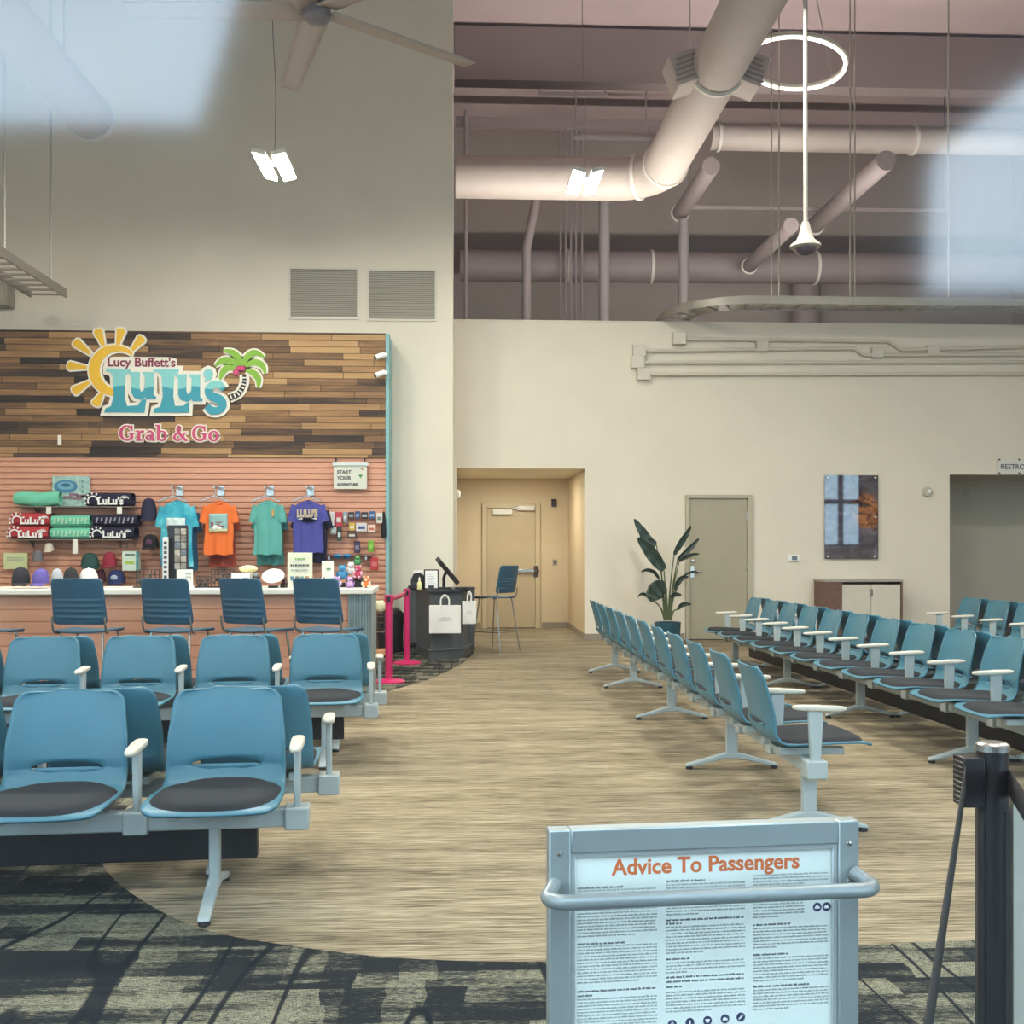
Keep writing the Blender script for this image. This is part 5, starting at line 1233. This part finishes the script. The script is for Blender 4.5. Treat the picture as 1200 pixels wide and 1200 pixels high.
leaf((783, 727), [(790, 650), (797, 638), (804, 627), (810, 616)], 8, -.15)
leaf((785, 727), [(794, 656), (803, 648), (812, 639), (819, 631)], 7, .1, .5)
leaf((785, 727), [(796, 658), (804, 653), (812, 650), (820, 649)], 5, -.2, .6)
leaf((779, 727), [(772, 678), (767, 671), (759, 668), (751, 670)], 5, -.2, .6)
leaf((782, 727), [(780, 686), (772, 690), (765, 697), (762, 705)], 24, -.25, .1)
leaf((779, 727), [(765, 704), (758, 698), (752, 696), (747, 700)], 4, -.3, .4)
leaf((786, 727), [(791, 691), (795, 682), (800, 677), (807, 676)], 7, -.1, .5)
leaf((785, 727), [(786, 700), (790, 697), (795, 697), (799, 698)], 6, -.25, .3)
leaf((786, 727), [(794, 714), (799, 709), (804, 708), (810, 708)], 6, -.1, .4)
leaf((784, 727), [(800, 676), (806, 672), (813, 670), (820, 671)], 3, .15, .6)
# ------------------------------------------------------------------ acrylic picture
def art():
    m, n, b = newmat('dark printed acrylic'); b.inputs['Roughness'].default_value = .03; b.inputs['Specular IOR Level'].default_value = .5
    b.inputs['Coat Weight'].default_value = 1.; b.inputs['Coat IOR'].default_value = 1.7; b.inputs['Coat Roughness'].default_value = .02
    tc = n('ShaderNodeTexCoord').outputs['Object']; mp = n('ShaderNodeMapping', {'Vector': tc, 'Scale': (3., 1., 4.5)})
    nz = n('ShaderNodeTexNoise', {'Vector': mp.outputs[0], 'Scale': 1.4, 'Detail': 5., 'Distortion': 1.2}).outputs['Fac']
    s = n('ShaderNodeSeparateXYZ', {'Vector': tc})
    # a warm brown shape right of centre on slate
    dx = n.math('MULTIPLY', n.math('SUBTRACT', s.outputs['X'], .24), 3.2); dz = n.math('MULTIPLY', n.math('SUBTRACT', s.outputs['Z'], .72), 2.5)
    r = n.math('SQRT', n.math('ADD', n.math('MULTIPLY', dx, dx), n.math('MULTIPLY', dz, dz)))
    k_ = n.ramp(n.math('ADD', r, n.math('MULTIPLY', n.math('SUBTRACT', nz, .5), 1.1)), [(.62, (1, 1, 1, 1)), (.8, (0, 0, 0, 1))])
    warm = n.ramp(nz, [(.36, '#3a241e'), (.5, '#8a5230'), (.6, '#a9713f'), (.68, '#4a2f28')])
    cold = n.ramp(nz, [(.35, '#3c3740'), (.55, '#534d58'), (.7, '#6b6670')])
    col = n.mix(k_, cold, warm)
    n.l.new(col, b.inputs['Base Color']); return m
def art_studs(t, w, h, d):
    for x in (-.44, .44):
        for z in (.03, .97) if x < 0 else (.03, .5, .97): MB().lathe([(.022, 0), (.022, .012), (.014, .018), (0, .018)], 14, M=Matrix.Translation((x*w, -d, z*h)) @ WALL).build('standoff_stud', M_CHR, t)
plate('acrylic_picture', 'dark glossy acrylic picture with brown shape on the back wall above the cabinet', 'picture', 966, 1029, 557, 655, YB-.03, art(), .012, art_studs, .002)
# ------------------------------------------------------------------ cabinet
M_CW = mat('walnut veneer', '#6a4a3a', .5, var=.15, vscale=12); M_CD = mat('cream cabinet door', '#cbc4b2', .5)
YK = YB - .52; a, b = at(967, 740, YK), at(1058, 679.5, YK); w = b.x-a.x; h = b.z
t = thing('low_cabinet', 'walnut framed low cabinet with cream doors under the acrylic picture', 'cabinet', ((a.x+b.x)/2, YB-.27, 0))
dl = at(987, 700, YK).x-t.location.x
MB().bx(-w/2, dl, -.25, .25, .05, h-.03).bx(w/2-.03, w/2, -.25, .25, .05, h-.03).bx(dl, w/2-.03, .2, .25, .05, h-.03).bx(dl, w/2-.03, -.25, .25, .05, .09).build('carcass', M_CW, t, smooth=0)
MB().bx(-w/2-.01, w/2+.01, -.26, .255, h-.03, h).build('cabinet_top', mat('grey quartz top', '#a39c92', .4), t, bevel=.004)
dw = (w/2-.03-dl)/2
for i in range(2): 
    d_ = MB().bx(dl+dw*i+.003, dl+dw*(i+1)-.003, -.235, -.215, .09, h-.07).build('cabinet_door', M_CD, t, bevel=.003); MB().bx(dl+dw-.02+.03*i-.008, dl+dw-.02+.03*i+.008, -.25, -.235, h-.25, h-.14).build('door_pull', M_CHR, d_)
MB().bx(-w/2+.02, w/2-.02, -.22, .22, 0, .05).build('toe_kick', M_BLACKP, t)
# ------------------------------------------------------------------ small wall devices and signs
plate('thermostat', 'white thermostat with dark display on the back wall left of the acrylic picture', 'thermostat', 923.5, 936, 650, 658, YB, M_WHITE, .03, lambda t, w, h, d: MB().bx(-w*.2, w*.3, -d-.002, -d, h*.2, h*.8).build('display', mat('grey blue display', '#5c6672', .3), t))
p = at(1086, 576.5, YB); t = thing('fire_strobe', 'round pale alarm strobe on the back wall beside the restroom opening', 'alarm', (p.x, YB, p.z-.07))
MB().lathe([(.08, .001), (.08, .03), (.06, .05), (0, .05)], 24, M=Matrix.Translation((0, 0, .07)) @ WALL).build('housing', mat('warm grey plastic', '#b8b09e', .5), t, smooth=40); MB().ell((.02, -.055, .075), (.035, .025, .035), 14, 9).build('lens', M_WHITE, t, smooth=60)
def rr_sign(t, w, h, d):
    mb = MB(); [mb.bx(-w*.42, w*.42, -d-.001, -d, z, z+.008) for z in (.004, h-.014)]; mb.bx(-w*.42, -w*.40, -d-.001, -d, .004, h-.006).bx(w*.40, w*.42, -d-.001, -d, .004, h-.006).build('border', M_INK, t)
    MB().ell((-w*.12, -d-.001, h*.75), (w*.1, .002, w*.1), 10, 6).bx(-w*.2, -w*.05, -d-.002, -d, h*.2, h*.62).ell((w*.2, -d-.001, h*.75), (w*.1, .002, w*.1), 10, 6).bx(w*.12, w*.28, -d-.002, -d, h*.2, h*.62).build('pictogram', M_INK, t)
plate('restroom_symbol_sign', 'small square restroom symbol sign inside the restroom opening', 'sign', 1128, 1136.5, 573, 583, YB+1.6, mat('pale sign plate', '#b5ac9b', .5), .012, rr_sign, .001)
# projecting restrooms sign over the opening
YRS = YB-.04; a, b = at(1169.5, 556, YRS), at(1200, 538, YRS); h = b.z-a.z; tw_ = text_width('RESTROOMS', 1); ls = (1200-1172)*ppm(1185, YRS)*1.0
tw5 = text_width('RESTRO', 1); sz3 = ls/tw5*1.02; w = tw_*sz3 + .08
t = thing('restrooms_sign', 'white RESTROOMS sign on standoffs above the restroom opening', 'sign', (a.x+w/2, YRS, a.z))
MB().bx(-w/2, w/2, -.01, 0, 0, h).build('sign_plate', mat('white sign plate', '#dad6cc', .4), t, bevel=.002)
text_mb('RESTROOMS', sz3, .001, .0015, 'CENTER', M=Matrix.Translation((0, -.0112, h*.5-sz3*.34)) @ WALL).build('lettering', mat('dark grey letter', '#3b4046', .5), t)
for x in (-w/2+.02, w/2-.02, -w/2+.33):
    for z in (.02, h-.01): MB().cyl((x, -.016, z), (x, .039, z), .014, n=12).build('standoff', M_BLK, t)
# ------------------------------------------------------------------ air grilles on the tall left wall
M_GR = mat('off white grille', '#d2cbbb', .5)
for (x0, x1, y0, y1, lb) in ((338, 421, 314, 374, 'left louvred air grille on the tall wall above the wood fascia'), (430, 512, 316, 376, 'right louvred air grille on the tall wall above the wood fascia')):
    a, b = at(x0, y1, YL), at(x1, y0, YL); w = b.x-a.x; h = b.z-a.z; t = thing('air_grille', lb, 'vent', ((a.x+b.x)/2, YL, a.z), 0, 'air grilles on the tall wall')
    MB().bx(-w/2, w/2, -.02, -.001, 0, .03).bx(-w/2, w/2, -.02, -.001, h-.03, h).bx(-w/2, -w/2+.03, -.02, -.001, .03, h-.03).bx(w/2-.03, w/2, -.02, -.001, .03, h-.03).build('grille_frame', M_GR, t, smooth=0)
    MB().bx(-w/2+.03, w/2-.03, -.004, -.001, .03, h-.03).build('dark_backing', mat('grille shadow', '#6b655a', .8), t, smooth=0)
    mb = MB(); n_ = 24
    for i in range(n_): z = .035+(h-.07)*i/n_; mb.box((0, -.011, z+.011), (w-.06, .003, .022), R=Matrix.Rotation(.6, 3, 'X'))
    mb.build('louvres', mat('grey grille blade', '#b5ae9f', .5), t, smooth=0)
# ------------------------------------------------------------------ conduits along the top of the back wall
M_CON = mat('painted conduit', '#cfc6b4', .6)
def conduit(label, pts, r=.028, box0=True, boxes=()):
    P = [at(x, y, YB-.06) for x, y in pts]; o = P[0].copy(); t = thing('wall_conduit', label, 'conduit', (o.x, YB-.06, o.z), 0, 'painted conduits on the back wall')
    MB().tube([(p.x-o.x, 0, p.z-o.z) for p in P], r, 10).build('pipe', M_CON, t)
    if box0: MB().bx(-.10, .10, -.05, .058, -.09, .09).build('junction_box', M_CON, t, bevel=.006)
    for x, y in boxes:
        p = at(x, y, YB-.06); MB().bx(p.x-o.x-.09, p.x-o.x+.09, -.04, .058, p.z-o.z-.08, p.z-o.z+.08).build('junction_box', M_CON, t, bevel=.006)
xe_ = 1290
conduit('top painted conduit below the partition edge, bending down at its middle', [(796, 397), (1040, 400), (1056, 410), (xe_, 404)], boxes=((1093, 411),))
conduit('second painted conduit from the top of the back wall, dipping near its middle', [(749, 411), (1000, 408), (1012, 416), (xe_, 415)], boxes=((893, 406), (1028, 413)))
conduit('third painted conduit from the top of the back wall', [(747, 424.5), (xe_, 424)])
conduit('lowest painted conduit of the four on the back wall', [(754, 438.5), (xe_, 438)])
# ------------------------------------------------------------------ overhead: ducts, pipes, trays, lamps, fan
M_DUCT = mat('painted spiral duct', '#b8aaa0', .55); M_DUCTD = mat('grey mauve duct', '#8f8280', .6); M_PIPE = mat('grey pipe', '#8c8482', .5); M_WIRE = mat('steel wire', '#b9b2a6', .4, .3); M_LAMPW = mat('white lamp housing', '#d5cec2', .5)
def duct(label, P, r, m=M_DUCT, rings=(), name='air_duct', cat='duct', seams=0):
    P = [Vector(p) for p in P]; o = P[0].copy(); t = thing(name, label, cat, o)
    q = [p-o for p in P]
    MB().tube(q, r, 28).build('duct_body', m, t, smooth=50)
    L = []
    for f in rings:
        i = f*(len(q)-1); a_ = int(i); a_ = min(a_, len(q)-2); c = q[a_].lerp(q[a_+1], i-a_); d = (q[a_+1]-q[a_]).normalized()
        MB().tube([c-d*.03, c+d*.03], r+.03, 28).build('joint_ring', M_LAMPW, t, smooth=50)
    return t
# main duct: across, elbow, then toward the front
Ye = 18.7; e = at(770, 211, Ye); z_ = e.z; rD = .36
xE = e.x; RB = .8
el = [(xE-RB+RB*math.sin(x), Ye-(RB-RB*math.cos(x)), z_) for x in [PI/2*i/8 for i in range(9)]]
dk = duct('large pale round duct that crosses behind the partition and turns toward the front', [(xc+.02, Ye, z_)] + el + [(xE+.08, 9., z_+.15), (xE+.1, 6., z_+.2)], rD, rings=())
o = Vector((xc+.02, Ye, z_))
for f_ in (.30, .95):
    i = 1+int(f_*8)
    c = Vector(el[min(8, i)])-o; d = (Vector(el[min(8, i)])-Vector(el[i-1])).normalized(); MB().tube([c-d*.03, c+d*.03], rD+.035, 30).build('joint_ring', M_LAMPW, dk, smooth=50)
yb = 14.4; 
c = Vector((xE+.03, yb, z_+.05))-o; MB().tube([c-Vector((0, .03, 0)), c+Vector((0, .03, 0))], rD+.035, 30).build('joint_ring', M_LAMPW, dk, smooth=50)
for s in (-1, 1):
    MB().box((c.x+s*(rD+.10), c.y+.1, c.z-.05), (.34, .5, .42), R=Matrix.Rotation(s*.35, 3, 'Y')).build('side_outlet', M_DUCT, dk, bevel=.01)
    mb = MB()
    for k_ in range(5): mb.box((c.x+s*(rD+.10), c.y-.156, c.z-.20+.07*k_), (.28, .012, .03), R=Matrix.Rotation(s*.35, 3, 'Y'))
    mb.build('outlet_louvres', M_DUCTD, dk, smooth=0)
for yy in (16., 13., 10.5): MB().cyl((xE-o.x, yy-Ye, .3), (xE-o.x, yy-Ye, CEIL-z_-.01), .012, n=6).build('hanger_rod', M_WIRE, dk)
p = at(832, 160, 20.2); duct('horizontal pale duct crossing high at the upper right', [(p.x, 20.2, p.z), (WR-.02, 20.2, p.z)], .25, rings=(.02, .5))
p = at(540, 311, 22.6); p2 = at(1200, 316, 22.6); duct('long dark duct low along the far wall behind the partition', [(xc+.1, 22.6, p.z), (WR-.02, 22.6, p2.z)], .33, M_DUCTD, rings=(.18, .32, .6))
def along(label, pa, Ya, pb, m=M_DUCTD, r=.17):
    a_ = at(*pa, Ya); Yb = Ya
    # same height and offset, coming forward until it meets the second sight line
    d = ray(*pb); Yb = (a_.z-CAM.z)*d.y/d.z
    duct(label, [(a_.x, Ya, a_.z), (a_.x, Yb, a_.z)], r, m, rings=(.0,), name='branch_duct')
along('slanting branch duct right of the dome camera pole, running toward the front', (955, 264), 21.4, (1036, 188))
along('short branch duct left of the dome camera above the long dark duct', (878, 312), 21.9, (922, 264), r=.14)
along('branch duct running forward above the vertical pipe right of the twin lamp', (797, 250), 21.6, (852, 195), r=.16)
def vpipe(label, px, y0, y1, wpx, Y, m=M_PIPE, kink=None, name='vertical_pipe'):
    a_ = at(px, y0, Y); r = wpx*ppm(px, Y)/2; zt2 = a_.z; z0 = 0.
    pts = [(0, 0, z0), (0, 0, zt2)] if not kink else [(0, 0, z0), (0, 0, at(px, kink[1], Y).z), (kink[0]*ppm(px, Y), 0, zt2)]
    t = thing(name, label, 'pipe', (a_.x, Y, 0)); mb = MB()
    MB().tube(pts, r, 14).build('pipe', m, t, smooth=50)
    MB().tube([(0, 0, (z0+zt2)/2-.05), (0, 0, (z0+zt2)/2+.05)], r*1.15, 14).build('coupling', m, t)
vpipe('dark bent pipe rising left of the bundle behind the partition', 617, 232, 380, 11, 21.2, M_DUCTD, (12, 292))
vpipe('pale vertical pipe just left of the twin lamp behind the partition', 708, 236, 380, 13, 21.2, M_PIPE)
vpipe('vertical pipe right of the twin lamp behind the partition', 801, 258, 380, 12, 21.2, M_PIPE)
vpipe('wide vertical duct directly behind the dome camera', 944, 300, 380, 34, 23.45, M_DUCTD)
vpipe('thin vertical pipe at the left edge of the opening above the partition', 546, 130, 380, 5, 21.5, M_DUCTD)
for i, (px, wd) in enumerate(((657, 'first'), (663, 'second'), (669, 'third'), (675, 'fourth'), (682, 'last'))):
    vpipe('%s from the left of the five thin conduits behind the twin lamp' % wd, px, 150, 380, 2.6, 22.0, M_DUCTD, name='thin_conduit')
# horizontal small bars under the roof
for i, (x0, x1, y_, lb) in enumerate(((672, 760, 161, 'short pale bar under the roof above the twin lamp'), (630, 712, 110, 'thin dark bar under the roof left of the main duct'), (805, 1110, 243, 'long thin rail crossing behind the branch ducts'))):
    a_, b_ = at(x0, y_, 20.9), at(x1, y_, 20.9); t = thing('roof_bar', lb, 'rail', (a_.x, 20.9, a_.z)); MB().bx(0, b_.x-a_.x, -.03, .03, -.035, .035).build('bar', M_DUCTD if i != 0 else M_PIPE, t, smooth=0)
    for x in (.05, b_.x-a_.x-.05): MB().cyl((x, 0, .03), (x, 0, CEIL-a_.z-.01), .015, n=6).build('hanger_rod', M_DUCTD, t)
# left duct end
p = at(108, 141, 14.4); t = duct('round duct at the upper left with its open end toward the tall wall', [(p.x, 14.4, p.z), (p.x-.05, 7.5, p.z+.1)], .29, rings=(.01,))
for yy in (-1., -4.): MB().cyl((0, yy, .25), (0, yy, CEIL-p.z-.01), .012, n=6).build('hanger_rod', M_WIRE, t)
# cable trays
M_TRAY = mat('galvanised tray', '#9a9387', .45, .3)
def tray(label, path, w, hangers):
    """path: centre line in plan at constant height (z of the bottom)"""
    P = [Vector(p) for p in path]; o = P[0].copy(); t = thing('cable_tray', label, 'cable tray', o)
    Lp, Rp, cum = [], [], [0.]
    for i, p in enumerate(P):
        d = (P[min(i+1, len(P)-1)]-P[max(i-1, 0)]).normalized(); n_ = Vector((-d.y, d.x, 0)); Lp.append(p+n_*w/2-o); Rp.append(p-n_*w/2-o)
        if i: cum.append(cum[-1]+(P[i]-P[i-1]).length)
    for side in (Lp, Rp):
        mb = MB(); n = len(side); vs = []
        for i, p in enumerate(side):
            d = (side[min(i+1, n-1)]-side[max(i-1, 0)]).normalized(); q = Vector((-d.y, d.x, 0))*.010
            vs += [p+q, p-q, p-q+Vector((0, 0, .115)), p+q+Vector((0, 0, .115))]
        fs = [(4*i+k_, 4*i+(k_+1) % 4, 4*i+4+(k_+1) % 4, 4*i+4+k_) for i in range(n-1) for k_ in range(4)] + [(3, 2, 1, 0), (4*n-4, 4*n-3, 4*n-2, 4*n-1)]
        mb.add(vs, fs).build('side_rail', M_TRAY, t, smooth=30)
    mb = MB(); s = .06
    while s < cum[-1]:
        i = max(j for j in range(len(cum)) if cum[j] <= s); i = min(i, len(P)-2); f = (s-cum[i])/(cum[i+1]-cum[i]); a_ = Lp[i].lerp(Lp[i+1], f); b_ = Rp[i].lerp(Rp[i+1], f)
        mb.cyl(a_+Vector((0, 0, .03)), b_+Vector((0, 0, .03)), .016, n=6); s += .26
    mb.build('rungs', M_TRAY, t)
    for h_ in hangers: MB().cyl(Vector(h_)-o+Vector((0, 0, .02)), Vector((h_[0]-o.x, h_[1]-o.y, CEIL-o.z-.01)), .011, n=6).build('hanger_wire', M_WIRE, t)
    return t
zt_ = zt + .03; YT = 15.3; R_ = .95; xs0 = at(885, 352, YT).x
arcp = [(xs0 - R_*math.sin(x), YT+R_-R_*math.cos(x), zt_) for x in [PI/2*i/10 for i in range(10, -1, -1)]]
w_ = .42
hx_ = []
for px in (899, 918, 990, 1008, 1104, 1119): q = at(px, 356, YT); hx_.append((q.x, YT+(-w_/2 if px in (899, 990, 1104) else w_/2), zt_))
tray('curved cable tray that passes over the partition top and runs to the right', [(xs0-R_, YT+R_+1.3, zt_)] + arcp + [(12.4, YT, zt_)], w_, hx_)
pe = at(80, 349, 14.6); ztl = pe.z
xw = [at(px, 330, Y_).x for px, Y_ in ((20, 13.2), (62, 14.2))]
tray('straight cable tray at the left edge ending near the tall wall', [(pe.x-.26, 14.6, ztl), (pe.x-.26, 9.0, ztl)], .46, [(pe.x-.04, 14.1, ztl), (pe.x-.04, 12.7, ztl)])
a_ = at(4, 350, YL); t = thing('equipment_box', 'plain grey box on the tall wall under the left cable tray', 'box', (at(6, 350, YL).x, YL-.001, at(6, 362, YL).z)); MB().bx(-.35, .13, -.25, 0, 0, .32).build('housing', mat('grey box', '#9a9484', .5), t, bevel=.008); MB().bx(-.3, .08, -.256, -.25, .04, .28).build('cover', mat('grey cover', '#a39c8c', .5), t, bevel=.003)
# twin high-bay lamps
M_LED = None
def led():
    m, n, b = newmat('lit LED panel'); b.inputs['Base Color'].default_value = (1, 1, 1, 1); b.inputs['Emission Color'].default_value = (1, .97, .92, 1); b.inputs['Emission Strength'].default_value = LED; return m
M_LED = led()
def twin(label, px, py, Y):
    c = at(px, py, Y); t = thing('twin_pendant_lamp', label, 'lamp', c, 0, 'twin pendant lamps')
    for s in (-1, 1):
        R = Matrix.Rotation(s*-.25, 3, 'Y')
        MB().box((s*.115, 0, .0), (.16, .86, .05), R=R).build('lamp_head', M_LAMPW, t, bevel=.008)
        MB().box((s*.109, 0, -.030), (.14, .82, .012), R=R).build('led_panel', M_LED, t)
    MB().bx(-.05, .05, -.08, .08, .0, .09).build('driver_box', M_LAMPW, t, bevel=.006)
    MB().tube(smooth_path([(0, 0, .09), (.01, 0, .9), (-.03, 0, 2.0), (0, 0, CEIL-c.z-.01)], 6), .006, 6).build('cord', mat('grey cord', '#8b8379', .6), t)
twin('lit twin pendant lamp before the tall left wall', 322, 193, 12.6)
twin('lit twin pendant lamp before the main duct elbow', 685, 212, 13.4)
# ring lamp
c = at(931, 74, 15.8); t = thing('ring_lamp', 'lit ring pendant lamp at the upper right beside the main duct', 'lamp', c)
rr0 = 58*ppm(931, 15.8); tilt = Matrix.Rotation(.16, 3, 'Y') @ Matrix.Rotation(-.05, 3, 'X')
MB().tube([tilt @ Vector((rr0*math.cos(x), rr0*math.sin(x), .03)) for x in [2*PI*i/56 for i in range(56)]], .04, 10, closed=True).build('ring_body', M_LAMPW, t, smooth=60)
m_, n_n, b_ = newmat('lit ring strip'); b_.inputs['Emission Color'].default_value = (1, .93, .80, 1); b_.inputs['Emission Strength'].default_value = 3.
MB().tube([tilt @ Vector((rr0*math.cos(x), rr0*math.sin(x), -.02)) for x in [2*PI*i/56 for i in range(56)]], .026, 10, closed=True).build('light_strip', m_, t, smooth=60)
for x in (.4, 2.5, 4.6): q = tilt @ Vector((rr0*math.cos(x), rr0*math.sin(x), .05)); MB().cyl(q, Vector((q.x*.2, q.y*.2, CEIL-c.z-.01)), .008, n=6).build('suspension_wire', M_WIRE, t)
# dome camera on a pole
c = at(944, 284, 9.0); t = thing('dome_camera', 'dome camera on a long white pole hanging from the roof', 'camera', c)
M_POLE = mat('grey white pole paint', '#a1988e', .5)
MB().cyl((0, 0, .14), (0, 0, CEIL-c.z-.01), .018, n=12).build('pole', M_POLE, t)
MB().lathe([(.0, .17), (.03, .17), (.04, .13), (.055, .07), (.075, .02), (.125, -.02), (.13, -.04), (.10, -.05), (0, -.05)], 28).build('canopy', M_POLE, t, smooth=40)
MB().ell((0, 0, -.05), (.095, .095, .065), 20, 10).build('dome', mat('smoked dome', '#4a3f48', .1), t, smooth=60)
MB().lathe([(.10, -.045), (.104, -.055), (.09, -.06)], 28).build('trim_ring', M_CHR, t)
# ceiling fan
c = at(371, 10, 10.); t = thing('ceiling_fan', 'large ceiling fan with grey hub at the top of the photo', 'fan', c)
MB().lathe([(0, -.14), (.08, -.13), (.125, -.09), (.13, .02), (.09, .09), (.03, .10), (0, .10)], 28).build('hub', mat('grey fan hub', '#7d7478', .45), t, smooth=40)
MB().cyl((0, 0, .09), (0, 0, CEIL-c.z-.01), .03, n=14).build('down_rod', M_LAMPW, t)
for i in range(5):
    a0 = math.radians(35+72*i)
    def fb(u, v): 
        x = .12+v*1.62; wd = .13-.03*v; y = (2*u-1)*wd; p = Vector((x, y, -.02+.03*(2*u-1)*(1-.5*v)-.02*v)); return Matrix.Rotation(a0, 3, 'Z') @ p
    MB().grid(fb, 5, 12).build('blade', mat('pale fan blade', '#b5a79e', .5), t, solid=.018, smooth=60)
